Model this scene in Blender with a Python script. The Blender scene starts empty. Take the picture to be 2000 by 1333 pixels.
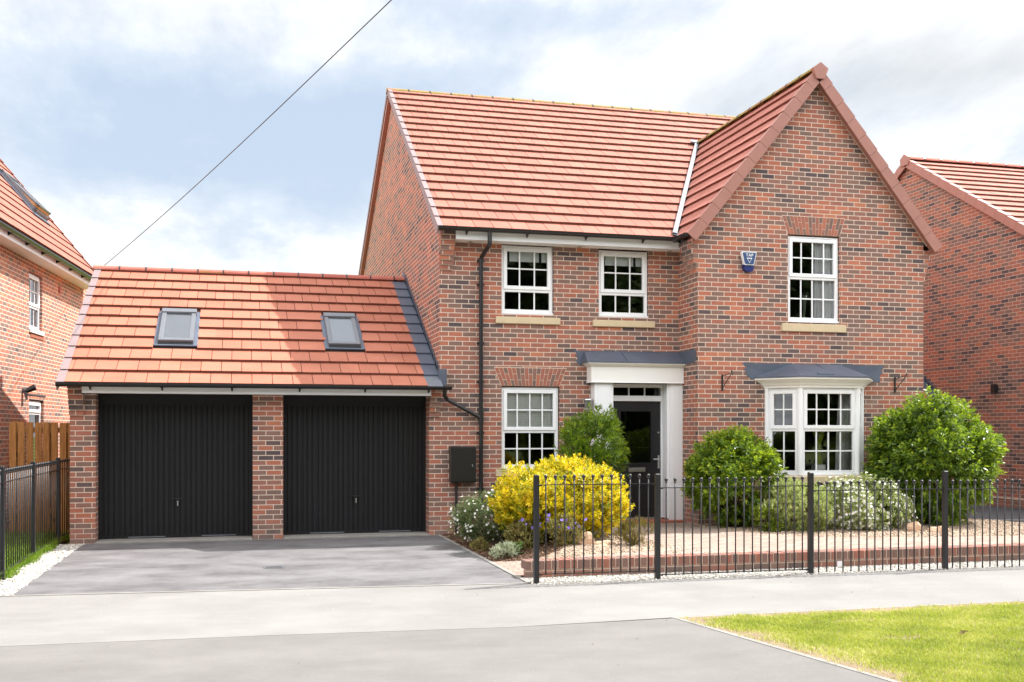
import bpy, math, random
import numpy as np
from mathutils import Vector as V, Matrix
random.seed(7); rng=np.random.default_rng(11)
C=bpy.context.scene.collection
R=math.radians
SKYB=[(330,235,430,95,.34),(620,320,260,130,.20),(330,350,330,70,.12),(860,170,160,60,.12),(1040,35,220,40,.14),(80,300,120,60,.10)]
SKY0=-.02; GREYB=[(1650,180,330,90,1.0),(250,30,480,45,.35)]; CW=9.0; SKM=.20; SUNE=2.5; EXPO=1.7
# ------------------------------------------------------------------ object helpers
def tag(o,label=None,cat=None,group=None,kind=None):
    if label: o['label']=label
    if cat: o['category']=cat
    if group: o['group']=group
    if kind: o['kind']=kind
    return o
def empty(name,loc,label=None,cat=None,group=None):
    o=bpy.data.objects.new(name,None); C.objects.link(o); o.location=loc
    o.empty_display_size=.2
    return tag(o,label,cat,group)
class MB:
    """collects faces and links them as one mesh object (world coordinates)"""
    def __init__(s): s.v=[];s.f=[];s.mi=[];s.rn=[];s.m=[]
    def mat(s,m):
        if m not in s.m: s.m.append(m)
        return s.m.index(m)
    def add(s,vs,fs,m,r=None):
        b=len(s.v); s.v+= [tuple(p) for p in vs]; k=s.mat(m)
        r=random.random() if r is None else r
        for f in fs: s.f.append(tuple(b+i for i in f)); s.mi.append(k); s.rn.append(r)
    def quad(s,a,b,c,d,m,r=None): s.add([a,b,c,d],[(0,1,2,3)],m,r)
    def poly(s,ps,m,r=None): s.add(ps,[tuple(range(len(ps)))],m,r)
    def obox(s,O,ex,ey,ez,m,r=None):
        O,ex,ey,ez=V(O),V(ex),V(ey),V(ez)
        p=[O,O+ex,O+ex+ey,O+ey]; p+= [q+ez for q in p]
        fs=[(0,3,2,1),(4,5,6,7),(0,1,5,4),(1,2,6,5),(2,3,7,6),(3,0,4,7)]
        if ex.cross(ey).dot(ez)<0: fs=[f[::-1] for f in fs]
        s.add(p,fs,m,r)
    def box(s,x0,x1,y0,y1,z0,z1,m,r=None): s.obox((x0,y0,z0),(x1-x0,0,0),(0,y1-y0,0),(0,0,z1-z0),m,r)
    def tube(s,pts,rad,m,n=8,cap=True,r=None):
        pts=[V(p) for p in pts]; rings=[]
        rr=rad if isinstance(rad,(list,tuple)) else [rad]*len(pts)
        up=V((0,0,1))
        for i,p in enumerate(pts):
            t=(pts[min(i+1,len(pts)-1)]-pts[max(i-1,0)]).normalized()
            a=t.cross(up)
            if a.length<.05: a=t.cross(V((0,1,0)))
            a.normalize(); b=a.cross(t)
            rings.append([p+(a*math.cos(2*math.pi*k/n)+b*math.sin(2*math.pi*k/n))*rr[i] for k in range(n)])
        vs=[q for g in rings for q in g]; fs=[]
        for i in range(len(pts)-1):
            for k in range(n): fs.append((i*n+k,(i+1)*n+k,(i+1)*n+(k+1)%n,i*n+(k+1)%n))
        if cap: fs.append(tuple(range(n))); fs.append(tuple(range((len(pts)-1)*n,len(pts)*n))[::-1])
        s.add(vs,fs,m,r)
    def ball(s,c,rad,m,sc=(1,1,1),nu=10,nv=6,r=None):
        c=V(c); vs=[c+V((0,0,rad*sc[2]))]; fs=[]
        for j in range(1,nv):
            a=math.pi*j/nv
            for i in range(nu):
                b=2*math.pi*i/nu; vs.append(c+V((math.sin(a)*math.cos(b)*rad*sc[0],math.sin(a)*math.sin(b)*rad*sc[1],math.cos(a)*rad*sc[2])))
        vs.append(c-V((0,0,rad*sc[2])))
        for i in range(nu):
            fs.append((0,1+i,1+(i+1)%nu)); fs.append((len(vs)-1,len(vs)-2-i,len(vs)-2-(i+1)%nu))
            for j in range(nv-2): fs.append((1+j*nu+i,1+(j+1)*nu+i,1+(j+1)*nu+(i+1)%nu,1+j*nu+(i+1)%nu))
        s.add(vs,fs,m,r)
    def build(s,name,parent=None,bevel=0,smooth=False):
        me=bpy.data.meshes.new(name); org=V((0,0,0))
        if parent is not None:
            p=parent
            while p: org=org+p.location; p=p.parent
        me.from_pydata([tuple(V(q)-org) for q in s.v],[],s.f)
        for m in s.m: me.materials.append(m)
        me.polygons.foreach_set('material_index',s.mi)
        if smooth: me.polygons.foreach_set('use_smooth',[True]*len(s.f))
        a=me.attributes.new('rnd','FLOAT','FACE'); a.data.foreach_set('value',s.rn)
        uv=me.uv_layers.new(name='UVMap')
        for p in me.polygons:
            n=p.normal
            for li in p.loop_indices:
                co=s.v[me.loops[li].vertex_index]
                if abs(n.z)>.75: q=(co[0],co[1])
                else:
                    t=V((-n.y,n.x,0)).normalized()
                    if abs(t.x)>abs(t.y):
                        if t.x<0: t=-t
                    elif t.y<0: t=-t
                    q=(co[0]*t.x+co[1]*t.y,co[2])
                uv.data[li].uv=q
        me.update()
        o=bpy.data.objects.new(name,me); C.objects.link(o)
        if parent is not None: o.parent=parent
        if bevel:
            b=o.modifiers.new('bevel','BEVEL'); b.width=bevel; b.segments=1; b.limit_method='ANGLE'
        return o
def raw_mesh(name,verts,faces_tri,mats,rnd=None,mi=None,parent=None):
    """numpy triangle soup -> object"""
    me=bpy.data.meshes.new(name); nv=len(verts); nf=len(faces_tri)
    me.vertices.add(nv); me.vertices.foreach_set('co',np.asarray(verts,np.float32).ravel())
    me.loops.add(nf*3); me.loops.foreach_set('vertex_index',np.asarray(faces_tri,np.int32).ravel())
    me.polygons.add(nf); me.polygons.foreach_set('loop_start',np.arange(nf,dtype=np.int32)*3)
    for m in mats: me.materials.append(m)
    if mi is not None: me.polygons.foreach_set('material_index',np.asarray(mi,np.int32))
    if rnd is not None:
        a=me.attributes.new('rnd','FLOAT','FACE'); a.data.foreach_set('value',np.asarray(rnd,np.float32))
    me.update(calc_edges=True)
    o=bpy.data.objects.new(name,me); C.objects.link(o)
    if parent is not None: o.parent=parent
    return o
# ------------------------------------------------------------------ materials
class NT:
    def __init__(s,name):
        s.m=bpy.data.materials.new(name); s.m.use_nodes=True; s.t=s.m.node_tree; s.t.nodes.clear()
        s.out=s.t.nodes.new('ShaderNodeOutputMaterial')
    def n(s,typ,ins=None,**kw):
        nd=s.t.nodes.new('ShaderNode'+typ)
        for k,v in kw.items(): setattr(nd,k,v)
        for k,v in (ins or {}).items(): s.set(nd,k,v)
        return nd
    def set(s,nd,k,v):
        sk=nd.inputs[k]
        if hasattr(v,'is_output') or isinstance(v,bpy.types.NodeSocket): s.t.links.new(v,sk)
        elif isinstance(v,bpy.types.Node): s.t.links.new(v.outputs[0],sk)
        else:
            if isinstance(v,(tuple,list)) and len(v)==3 and sk.type=='RGBA': v=(*v,1)
            sk.default_value=v
    def math(s,op,a,b=0.,c=None,clamp=False):
        nd=s.n('Math',{0:a,1:b},operation=op,use_clamp=clamp)
        if c is not None: s.set(nd,2,c)
        return nd.outputs[0]
    def mix(s,f,a,b,bt='MIX'):
        nd=s.n('Mix',data_type='RGBA',blend_type=bt)
        s.set(nd,0,f); s.set(nd,6,a); s.set(nd,7,b); return nd.outputs[2]
    def ramp(s,f,stops,interp='LINEAR'):
        nd=s.n('ValToRGB',{0:f}); cr=nd.color_ramp; cr.interpolation=interp
        while len(cr.elements)<len(stops): cr.elements.new(.5)
        for e,(p,c) in zip(cr.elements,stops):
            e.position=p; e.color=(*c,1) if len(c)==3 else c
        return nd.outputs[0]
    def noise(s,scale,detail=3,rough=.6,vec=None,dim='3D'):
        nd=s.n('TexNoise',{'Scale':scale,'Detail':detail,'Roughness':rough},noise_dimensions=dim)
        if vec is not None: s.set(nd,'Vector',vec)
        return nd.outputs['Fac']
    def obj(s): return s.n('TexCoord').outputs['Object']
    def pos(s): return s.n('NewGeometry').outputs['Position']
    def bump(s,h,dist=.01,strength=.5):
        return s.n('Bump',{'Height':h,'Distance':dist,'Strength':strength}).outputs[0]
    def bsdf(s,col,rough=.6,spec=.5,metal=0.,normal=None,**kw):
        b=s.n('BsdfPrincipled',{'Base Color':col,'Roughness':rough,'Specular IOR Level':spec,'Metallic':metal})
        if normal is not None: s.set(b,'Normal',normal)
        for k,v in kw.items(): s.set(b,k.replace('_',' '),v)
        s.t.links.new(b.outputs[0],s.out.inputs[0]); return b
def simple(name,col,rough=.5,spec=.5,metal=0.,var=.12,scale=6.,bump=.0):
    t=NT(name); nz=t.noise(scale,4,.6,t.pos())
    f=t.math('MULTIPLY_ADD',nz,2*var,1-var)
    c=t.mix(1.,(*col,1),t.n('CombineColor',{0:f,1:f,2:f}).outputs[0],'MULTIPLY')
    nm=t.bump(t.noise(120,2,.6,t.pos()),.004,bump) if bump else None
    t.bsdf(c,rough,spec,metal,nm); return t.m
BR_RAMP=[(0,(.100,.076,.080)),(.10,(.130,.092,.088)),(.14,(.195,.125,.105)),(.43,(.25,.144,.117)),(.49,(.30,.140,.106)),(.62,(.35,.140,.102)),(.76,(.38,.142,.096)),(.89,(.43,.155,.097)),(1,(.48,.185,.11))]
MORTAR=(.67,.525,.43)
def brick_mat(name,ramp=BR_RAMP,mortar=MORTAR,shift=0.,gain=1.,bw=.225,bh=.075,mj=.0125,stack=False,eff=.25):
    t=NT(name); uv=t.n('UVMap',uv_map='UVMap').outputs[0]; sp=t.n('SeparateXYZ',{0:uv})
    u,v=sp.outputs[0],sp.outputs[1]
    vr=t.math('DIVIDE',v,bh); row=t.math('FLOOR',vr); fv=t.math('FRACT',vr)
    hb=0. if stack else t.math('MULTIPLY',t.math('FLOORED_MODULO',row,2.),.5)
    wob=t.math('MULTIPLY',t.math('SINE',t.math('MULTIPLY',row,12.9898)),.03)
    ur=t.math('ADD',t.math('ADD',t.math('DIVIDE',u,bw),hb),wob); col=t.math('FLOOR',ur); fu=t.math('FRACT',ur)
    idv=t.n('CombineXYZ',{0:col,1:row,2:3.3+shift*17})
    wn=t.n('TexWhiteNoise',{'Vector':idv.outputs[0]},noise_dimensions='3D')
    base=wn.outputs['Value']
    # batches of darker and redder bricks over the wall
    cl=t.noise(1.1,3,.55,t.n('CombineXYZ',{0:t.math('MULTIPLY',col,.22),1:t.math('MULTIPLY',row,.16),2:1.7+shift}).outputs[0])
    k=t.math('ADD',t.math('MULTIPLY',base,.82),t.math('MULTIPLY_ADD',cl,1.35,-.60+shift),clamp=True)
    bc=t.ramp(k,ramp)
    p=t.pos(); fine=t.noise(70,3,.7,p); med=t.noise(9,3,.6,p)
    g=t.math('ADD',t.math('MULTIPLY_ADD',fine,.34,.66),t.math('MULTIPLY',med,.32)); g=t.math('MULTIPLY',g,gain)
    bc=t.mix(1.,bc,t.n('CombineColor',{0:g,1:g,2:g}).outputs[0],'MULTIPLY')
    jit=t.math('MULTIPLY',t.math('SUBTRACT',t.noise(28,2,.5,p),.5),.05)
    mu=mj/bw; mv=mj/bh
    eu=t.math('MINIMUM',fu,t.math('SUBTRACT',1.,fu)); ev=t.math('MINIMUM',fv,t.math('SUBTRACT',1.,fv))
    mk=t.math('MAXIMUM',t.math('LESS_THAN',t.math('ADD',eu,t.math('MULTIPLY',jit,.35)),mu*.5),t.math('LESS_THAN',t.math('ADD',ev,jit),mv*.5))
    mg=t.math('MULTIPLY_ADD',t.noise(14,3,.6,p),.5,.75)
    mc=t.mix(1.,(*mortar,1),t.n('CombineColor',{0:mg,1:mg,2:mg}).outputs[0],'MULTIPLY')
    c=t.mix(mk,bc,mc)
    # pale salt bloom in patches with a shape of their own
    ef=t.ramp(t.noise(1.6,5,.7,t.n('Mapping',{'Vector':p,'Location':(3.1,8.2,1.4)}).outputs[0]),[(.60,(0,0,0)),(.80,(1,1,1))])
    c=t.mix(t.math('MULTIPLY',ef,eff),c,(.62,.50,.44,1))
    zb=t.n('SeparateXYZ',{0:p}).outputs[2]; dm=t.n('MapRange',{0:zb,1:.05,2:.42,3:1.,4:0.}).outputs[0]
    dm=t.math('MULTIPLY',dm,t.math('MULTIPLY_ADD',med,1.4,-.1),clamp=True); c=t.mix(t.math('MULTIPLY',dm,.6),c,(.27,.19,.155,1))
    h=t.math('ADD',t.math('MULTIPLY',t.math('SUBTRACT',1.,mk),1.),t.math('MULTIPLY',fine,.35))
    t.bsdf(c,.85,.25,0.,t.bump(h,.006,.7)); return t.m
M={}
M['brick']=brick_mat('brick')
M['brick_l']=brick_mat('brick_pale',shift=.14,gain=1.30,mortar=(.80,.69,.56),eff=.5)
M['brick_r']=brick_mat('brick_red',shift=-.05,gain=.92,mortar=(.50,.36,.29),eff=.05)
M['brick_hdr']=brick_mat('brick_header',shift=-.10,bw=.0765,bh=.1075,stack=True,mortar=(.42,.33,.26))
M['paver']=None
def attr_brick():
    t=NT('brick_solid'); a=t.n('Attribute',attribute_name='rnd').outputs['Fac']
    g=t.math('MULTIPLY_ADD',t.noise(60,3,.7,t.pos()),.7,.62)
    c=t.mix(1.,t.ramp(a,BR_RAMP),t.n('CombineColor',{0:g,1:g,2:g}).outputs[0],'MULTIPLY')
    t.bsdf(c,.85,.25,0.,t.bump(t.noise(90,2,.6,t.pos()),.004,.5)); return t.m
M['bsolid']=attr_brick()
M['mortar']=simple('mortar',MORTAR,.9,.2,var=.2,scale=20)
def tile_mat(name,a,b,lichen=0.,rough=.78):
    t=NT(name); r=t.n('Attribute',attribute_name='rnd').outputs['Fac']; p=t.pos()
    c=t.mix(r,(*a,1),(*b,1))
    g=t.math('MULTIPLY_ADD',t.noise(2.2,5,.65,p),.5,.74); g2=t.math('MULTIPLY_ADD',t.noise(55,3,.7,p),.3,.85)
    g=t.math('MULTIPLY',g,g2)
    c=t.mix(1.,c,t.n('CombineColor',{0:g,1:g,2:g}).outputs[0],'MULTIPLY')
    if lichen:
        f=t.ramp(t.noise(3.,5,.7,p),[(.62-lichen*.25,(0,0,0)),(.72-lichen*.2,(1,1,1))])
        c=t.mix(t.math('MULTIPLY',f,.85),c,t.mix(t.noise(20,2,.5,p),(.36,.25,.03,1),(.13,.15,.05,1)))
    t.bsdf(c,rough,.25,0.,t.bump(t.noise(160,2,.6,p),.002,.4)); return t.m
M['tile_main']=tile_mat('roof_tile_pale',(.325,.125,.088),(.385,.150,.107))
M['tile_gar']=tile_mat('roof_tile_red',(.40,.146,.092),(.46,.172,.11))
M['tile_side']=tile_mat('roof_tile_side',(.37,.145,.108),(.43,.17,.13))
M['tile_edge_shade']=simple('shaded_tile_edge',(.17,.062,.045),.85,.2,var=.3,scale=12)  # dark tile edge, with the shadow under each overlap painted into its colour
M['ridge_main']=tile_mat('ridge_lichen',(.30,.16,.10),(.36,.17,.12),lichen=1.)
M['ridge_red']=tile_mat('ridge_red',(.42,.13,.10),(.48,.16,.12),lichen=.15)
M['verge_lilac']=simple('verge_pale',(.26,.19,.19),.5,.5,var=.12,scale=3)
M['verge_brown']=simple('verge_brown',(.36,.165,.13),.5,.45,var=.15,scale=5)
M['deck']=simple('underlay',(.05,.028,.022),.9,.1)
M['white']=simple('white_pvc',(.87,.88,.90),.35,.5,var=.03,scale=2)
M['cream']=simple('cream_paint',(.86,.85,.825),.5,.4,var=.04,scale=2)
M['stone']=simple('buff_stone',(.62,.50,.33),.75,.3,var=.12,scale=7,bump=.3)
M['black']=simple('black_plastic',(.016,.016,.018),.32,.5,var=.2,scale=8)
M['rail']=simple('black_railing_paint',(.018,.018,.021),.38,.5,var=.3,scale=30,bump=.2)
M['gdoor']=simple('black_painted_steel',(.0105,.0105,.0125),.42,.35,var=.2,scale=3)
M['hdoor']=simple('black_door_grain',(.013,.012,.015),.35,.5,var=.2,scale=20,bump=.4)
M['lead']=simple('lead_sheet',(.115,.135,.18),.55,.4,.3,var=.35,scale=2.5)
M['leadpale']=simple('weathered_lead',(.17,.19,.22),.5,.5,.2,var=.2,scale=6)
M['steel']=simple('brushed_steel',(.55,.55,.53),.3,.5,.9,var=.08)
M['greymetal']=simple('grey_cladding',(.17,.18,.20),.4,.5,.3,var=.1)
M['room']=simple('room_dim',(.10,.095,.09),.9,.1)  # wall colour darkened to stand in for the unlit interior
M['blind']=simple('blind_slats',(.88,.88,.86),.6,.3,var=.04)
M['curtain']=simple('curtain_cloth',(.85,.84,.87),.9,.1,var=.1,scale=3)
M['dkfabric']=simple('dark_cloth',(.03,.03,.035),.9,.1)
M['blue']=simple('blue_plastic',(.010,.022,.14),.35,.5,var=.05)
M['navy']=simple('navy_panel',(.035,.07,.19),.4,.5,var=.05)
M['timber']=None
def timber():
    t=NT('treated_timber'); p=t.pos(); q=t.n('Mapping',{'Vector':p,'Scale':(14,14,1.3)}).outputs[0]
    c=t.ramp(t.noise(3,5,.65,q),[(.3,(.24,.115,.036)),(.6,(.42,.22,.075)),(.85,(.52,.31,.13))])
    kn=t.ramp(t.noise(9,1,.5,t.n('Mapping',{'Vector':p,'Scale':(1,1,.6)}).outputs[0]),[(.70,(0,0,0)),(.76,(1,1,1))])
    c=t.mix(kn,c,(.07,.03,.015,1)); t.bsdf(c,.7,.3); return t.m
M['timber']=timber()
def glass_mat(name,tint=(.90,.92,.91),f0=.065,rough=.015):
    t=NT(name); tr=t.n('BsdfTransparent',{'Color':(*tint,1)}); gl=t.n('BsdfGlossy',{'Color':(.95,.97,1,1),'Roughness':rough})
    w=t.bump(t.noise(1.5,1,.5,t.pos()),.02,.10); t.set(gl,'Normal',w)
    fr=t.n('Fresnel',{'IOR':1.5}); f=t.math('MULTIPLY_ADD',fr.outputs[0],1.15,f0-.04,clamp=True)
    mx=t.n('MixShader',{0:f}); t.t.links.new(tr.outputs[0],mx.inputs[1]); t.t.links.new(gl.outputs[0],mx.inputs[2])
    t.t.links.new(mx.outputs[0],t.out.inputs[0]); return t.m
M['glass']=glass_mat('window_glass')
M['skyglass']=glass_mat('rooflight_glass',(.5,.52,.54),.26,.22)
def ground_mat(name,c0,c1,scale=1.2,speck=.4,gr=(.0,.0,.0),rough=.9,stain=.25,sp=(.9,.9,.9),bump=.6):
    t=NT(name); p=t.pos()
    c=t.mix(t.ramp(t.noise(scale,6,.68,p),[(.32,(0,0,0)),(.68,(1,1,1))]),(*c0,1),(*c1,1))
    str_=t.ramp(t.noise(1.0,5,.7,t.n('Mapping',{'Vector':p,'Scale':(.8,1.5,1),'Rotation':(0,0,.3)}).outputs[0]),[(.42,(0,0,0)),(.72,(1,1,1))])
    c=t.mix(t.math('MULTIPLY',str_,stain),c,tuple(min(1,x*1.9) for x in c1)+(1,))
    f1=t.noise(95,3,.75,p); g=t.math('MULTIPLY_ADD',f1,speck*2,1-speck)
    c=t.mix(1.,c,t.n('CombineColor',{0:g,1:g,2:g}).outputs[0],'MULTIPLY')
    vo=t.n('TexVoronoi',{'Scale':38.,'Vector':p},feature='F1'); sv=t.math('LESS_THAN',vo.outputs['Distance'],.16)
    pick=t.math('GREATER_THAN',t.n('SeparateColor',{0:vo.outputs['Color']}).outputs[0],.80)
    c=t.mix(t.math('MULTIPLY',t.math('MULTIPLY',sv,pick),.45),c,(*[min(1,x*2.0) for x in c1],1))
    t.bsdf(c,rough,.25,0.,t.bump(t.noise(140,3,.7,p),.006,bump)); return t.m
M['drive']=ground_mat('driveway_asphalt',(.095,.088,.090),(.155,.150,.152),1.9,.38,stain=.50)
M['pave']=ground_mat('pavement_asphalt',(.196,.187,.179),(.238,.229,.220),.7,.20,stain=.15)
M['cross']=ground_mat('crossing_asphalt',(.146,.138,.132),(.182,.173,.166),.6,.26,stain=.18)
M['road']=ground_mat('road_asphalt',(.09,.09,.09),(.12,.12,.12),.6,.3)
M['drive_r']=ground_mat('side_drive_asphalt',(.06,.06,.066),(.085,.085,.09),1.,.3,stain=.1)
M['kerb']=ground_mat('concrete_edging',(.22,.208,.19),(.29,.275,.255),3.,.2,stain=.1)
M['soil']=ground_mat('dry_soil',(.16,.11,.07),(.24,.18,.12),5.,.5)
M['turf']=ground_mat('turf_base',(.09,.12,.02),(.15,.18,.035),3.,.4,stain=.05)
M['mulchbase']=ground_mat('mulch_base',(.05,.028,.018),(.12,.07,.045),14.,.6)
M['gravbase']=ground_mat('gravel_base',(.27,.20,.145),(.36,.28,.21),10.,.5)
M['wgravbase']=ground_mat('pale_gravel_base',(.40,.38,.34),(.52,.50,.46),12.,.6)
def paver_mat():
    t=NT('paving_blocks'); p=t.pos(); mp=t.n('Mapping',{'Vector':p,'Rotation':(0,0,0)}).outputs[0]
    b=t.n('TexBrick',{'Vector':mp,'Scale':1.,'Brick Width':.21,'Row Height':.105,'Mortar Size':.007,'Mortar Smooth':.3,'Bias':0.,'Color1':(.30,.215,.172,1),'Color2':(.38,.295,.245,1),'Mortar':(.12,.09,.075,1)},offset=.5)
    g=t.math('MULTIPLY_ADD',t.noise(7,5,.7,p),.5,.75); c=t.mix(1.,b.outputs['Color'],t.n('CombineColor',{0:g,1:g,2:g}).outputs[0],'MULTIPLY')
    t.bsdf(c,.85,.25,0.,t.bump(t.math('SUBTRACT',1.,b.outputs['Fac']),.004,.6)); return t.m
M['paver']=paver_mat()
def attr_mat(name,stops,rough=.55,spec=.4,trans=.0,tcol=(.5,.6,.1)):
    t=NT(name); a=t.n('Attribute',attribute_name='rnd').outputs['Fac']
    c=t.ramp(a,stops); b=t.bsdf(c,rough,spec)
    if trans:
        tc=t.mix(.5,c,(*tcol,1)); tl=t.n('BsdfTranslucent',{'Color':tc}); mx=t.n('MixShader',{0:trans})
        t.t.links.new(b.outputs[0],mx.inputs[1]); t.t.links.new(tl.outputs[0],mx.inputs[2]); t.t.links.new(mx.outputs[0],t.out.inputs[0])
    return t.m
M['l_laurel']=attr_mat('laurel_leaf',[(0,(.040,.085,.012)),(.40,(.095,.175,.018)),(.68,(.20,.30,.022)),(1,(.44,.50,.035))],.36,.5,.38,(.42,.58,.02))
M['l_laurel2']=attr_mat('young_laurel_leaf',[(0,(.045,.10,.012)),(.40,(.115,.21,.018)),(.66,(.23,.34,.022)),(1,(.46,.52,.035))],.36,.5,.40,(.45,.60,.02))
M['l_yellow']=attr_mat('golden_leaf',[(0,(.14,.19,.012)),(.22,(.36,.36,.010)),(.5,(.68,.55,.010)),(.85,(.82,.65,.015)),(1,(.78,.52,.05))],.42,.4,.34,(.85,.72,.02))
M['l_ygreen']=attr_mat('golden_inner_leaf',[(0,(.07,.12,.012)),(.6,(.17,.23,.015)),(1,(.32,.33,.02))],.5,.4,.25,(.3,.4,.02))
M['l_hebe']=attr_mat('hebe_leaf',[(0,(.22,.27,.08)),(.5,(.42,.48,.16)),(1,(.62,.65,.27))],.5,.35,.2,(.3,.4,.1))
M['l_cistus']=attr_mat('cistus_leaf',[(0,(.07,.10,.04)),(.6,(.14,.19,.07)),(1,(.22,.27,.10))],.6,.3,.2,(.2,.3,.05))
M['l_heath']=attr_mat('heather_leaf',[(0,(.07,.045,.015)),(.5,(.16,.12,.02)),(1,(.27,.20,.03))],.7,.2,.1)
M['l_silver']=attr_mat('silver_leaf',[(0,(.25,.30,.18)),(1,(.50,.52,.38))],.6,.3,.1)
M['l_straw']=attr_mat('straw_leaf',[(0,(.16,.12,.04)),(.5,(.30,.24,.08)),(1,(.30,.34,.10))],.7,.2,.2,(.4,.4,.1))
M['l_hosta']=attr_mat('hosta_leaf',[(0,(.09,.17,.04)),(.6,(.20,.30,.10)),(1,(.55,.55,.38))],.5,.3,.2,(.3,.4,.1))
M['l_tree']=attr_mat('tree_leaf',[(0,(.04,.07,.015)),(1,(.11,.17,.035))],.6,.3,.1,(.1,.2,.02))
M['petal_w']=attr_mat('white_petal',[(0,(.74,.72,.66)),(1,(.84,.83,.80))],.6,.2,.2,(.8,.8,.7))
M['petal_p']=attr_mat('violet_petal',[(0,(.20,.13,.60)),(1,(.34,.24,.75))],.6,.2,.2,(.3,.2,.7))
M['twig']=simple('bare_twig',(.11,.07,.045),.8,.2)
M['grass']=attr_mat('grass_blade',[(0,(.14,.20,.025)),(.30,(.28,.34,.045)),(.66,(.46,.48,.085)),(.86,(.60,.57,.18)),(1,(.66,.58,.36))],.55,.25,.34,(.55,.68,.08))
M['grass_dk']=attr_mat('long_grass_blade',[(0,(.05,.10,.01)),(.5,(.14,.25,.015)),(1,(.30,.42,.03))],.5,.3,.3,(.3,.5,.03))
M['pebble_w']=attr_mat('pale_pebble',[(0,(.34,.31,.27)),(.4,(.55,.52,.47)),(1,(.76,.74,.70))],.7,.3)
M['pebble_t']=attr_mat('tan_pebble',[(0,(.20,.125,.085)),(.5,(.38,.28,.20)),(1,(.58,.48,.38))],.7,.3)
M['chip']=attr_mat('bark_chip',[(0,(.035,.02,.013)),(.5,(.14,.075,.045)),(.85,(.26,.15,.09)),(1,(.42,.28,.18))],.85,.2)
M['rock']=simple('sandstone_rock',(.55,.37,.25),.85,.2,var=.3,scale=9,bump=.6)
M['open_timber']=simple('pine_frame',(.55,.27,.10),.5,.4)
# ------------------------------------------------------------------ building helpers
def wall(mb,O,ux,w,z0,z1,holes,m,reveal=.10,inn=None,rm=None):
    """vertical wall sheet with openings; O bottom-left, ux unit direction; inn = inward unit vector"""
    O=V(O);ux=V(ux);inn=V(inn)
    us=sorted({0.,w,*[h[0] for h in holes],*[h[1] for h in holes]}); zs=sorted({z0,z1,*[h[2] for h in holes],*[h[3] for h in holes]})
    P=lambda u,z,d=0: O+ux*u+V((0,0,z-O.z))+inn*d
    for a,b in zip(us,us[1:]):
        for c,d in zip(zs,zs[1:]):
            if b-a<1e-6 or d-c<1e-6: continue
            if any(h[0]<=a+1e-6 and b<=h[1]+1e-6 and h[2]<=c+1e-6 and d<=h[3]+1e-6 for h in holes): continue
            mb.quad(P(a,c),P(b,c),P(b,d),P(a,d),m)
    for h in holes:
        a,b,c,d=h[:4]; r=h[4] if len(h)>4 else reveal
        mb.quad(P(a,c),P(a,d),P(a,d,r),P(a,c,r),rm or m); mb.quad(P(b,c,r),P(b,d,r),P(b,d),P(b,c),rm or m)
        mb.quad(P(a,d,r),P(a,d),P(b,d),P(b,d,r),rm or m); mb.quad(P(a,c),P(a,c,r),P(b,c,r),P(b,c),rm or m)
def tiles(mb,O,u,s,n,U,S,g,w,m,skip=None,deck=True,thick=.046):
    O,u,s,n=V(O),V(u).normalized(),V(s).normalized(),V(n).normalized()
    nc=int(math.ceil(S/g-.05))
    for i in range(nc):
        s0=i*g; s1=min(s0+g+.03,S+.01); off=(i%2)*w*.5; j=0
        while True:
            a=j*w-off; b=a+w-.009; j+=1
            if a>=U-.01: break
            a=max(a,0.); b=min(b,U)
            if b-a<.02: continue
            if skip and skip((a+b)/2,(s0+s1)/2,a,b,s0,s1): continue
            dz=random.uniform(-.0015,.0015); k=(s1-s0)/(g+.03)
            n0=.006+thick+dz; n1=.006+thick*(1-k)+dz+.004
            ja=random.uniform(-.003,.003)
            P=lambda uu,ss,nn: O+u*uu+s*ss+n*nn
            vs=[P(a,s0+ja,.006),P(b,s0+ja,.006),P(b,s0+ja,n0),P(a,s0+ja,n0),P(a,s1,n1),P(b,s1,n1),P(a,s1,.002),P(b,s1,.002)]
            fs=[(0,1,2,3),(3,2,5,4),(0,3,4,6),(1,7,5,2)]
            if u.cross(s).dot(n)<0: fs=[f[::-1] for f in fs]
            mb.add(vs,fs[1:],m); mb.add(vs[:4],[(0,1,2,3)] if fs[0]==(0,1,2,3) else [(3,2,1,0)],M['tile_edge_shade'])
    if deck:
        D=M['deck']; q=[O,O+u*U,O+u*U+s*S,O+s*S]
        mb.add(q+[p-n*.03 for p in q],[(0,1,2,3),(7,6,5,4),(0,4,5,1),(1,5,6,2),(2,6,7,3),(3,7,4,0)],D)
def ridge(mb,A,B,m,seg=.45,rad=.115,drop=.06,dark=None):
    A,B=V(A),V(B); L=(B-A).length; t=(B-A).normalized(); a=t.cross(V((0,0,1))).normalized()
    k=0; n=8
    while k*seg<L-.02:
        s0=k*seg; s1=min(s0+seg-.006,L); vs=[];fs=[]
        for ss,rr in ((s0,rad),(s1,rad*.97)):
            for i in range(n+1):
                an=math.pi*i/n; vs.append(A+t*ss+a*math.cos(an)*rr*1.15+V((0,0,math.sin(an)*rr*.8-drop)))
        for i in range(n): fs.append((i,i+1,n+2+i,n+1+i))
        fs.append(tuple(range(n+1))[::-1]); fs.append(tuple(range(n+1,2*n+2)))
        mb.add(vs,fs,m)
        if dark and s0>0:
            vs=[];fs=[]
            for ss in (s0-.014,s0+.012):
                for i in range(n+1):
                    an=math.pi*i/n; vs.append(A+t*ss+a*math.cos(an)*rad*1.18+V((0,0,math.sin(an)*rad*.8+.004-drop)))
            for i in range(n): fs.append((i,i+1,n+2+i,n+1+i))
            mb.add(vs,fs,dark)
        k+=1
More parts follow.
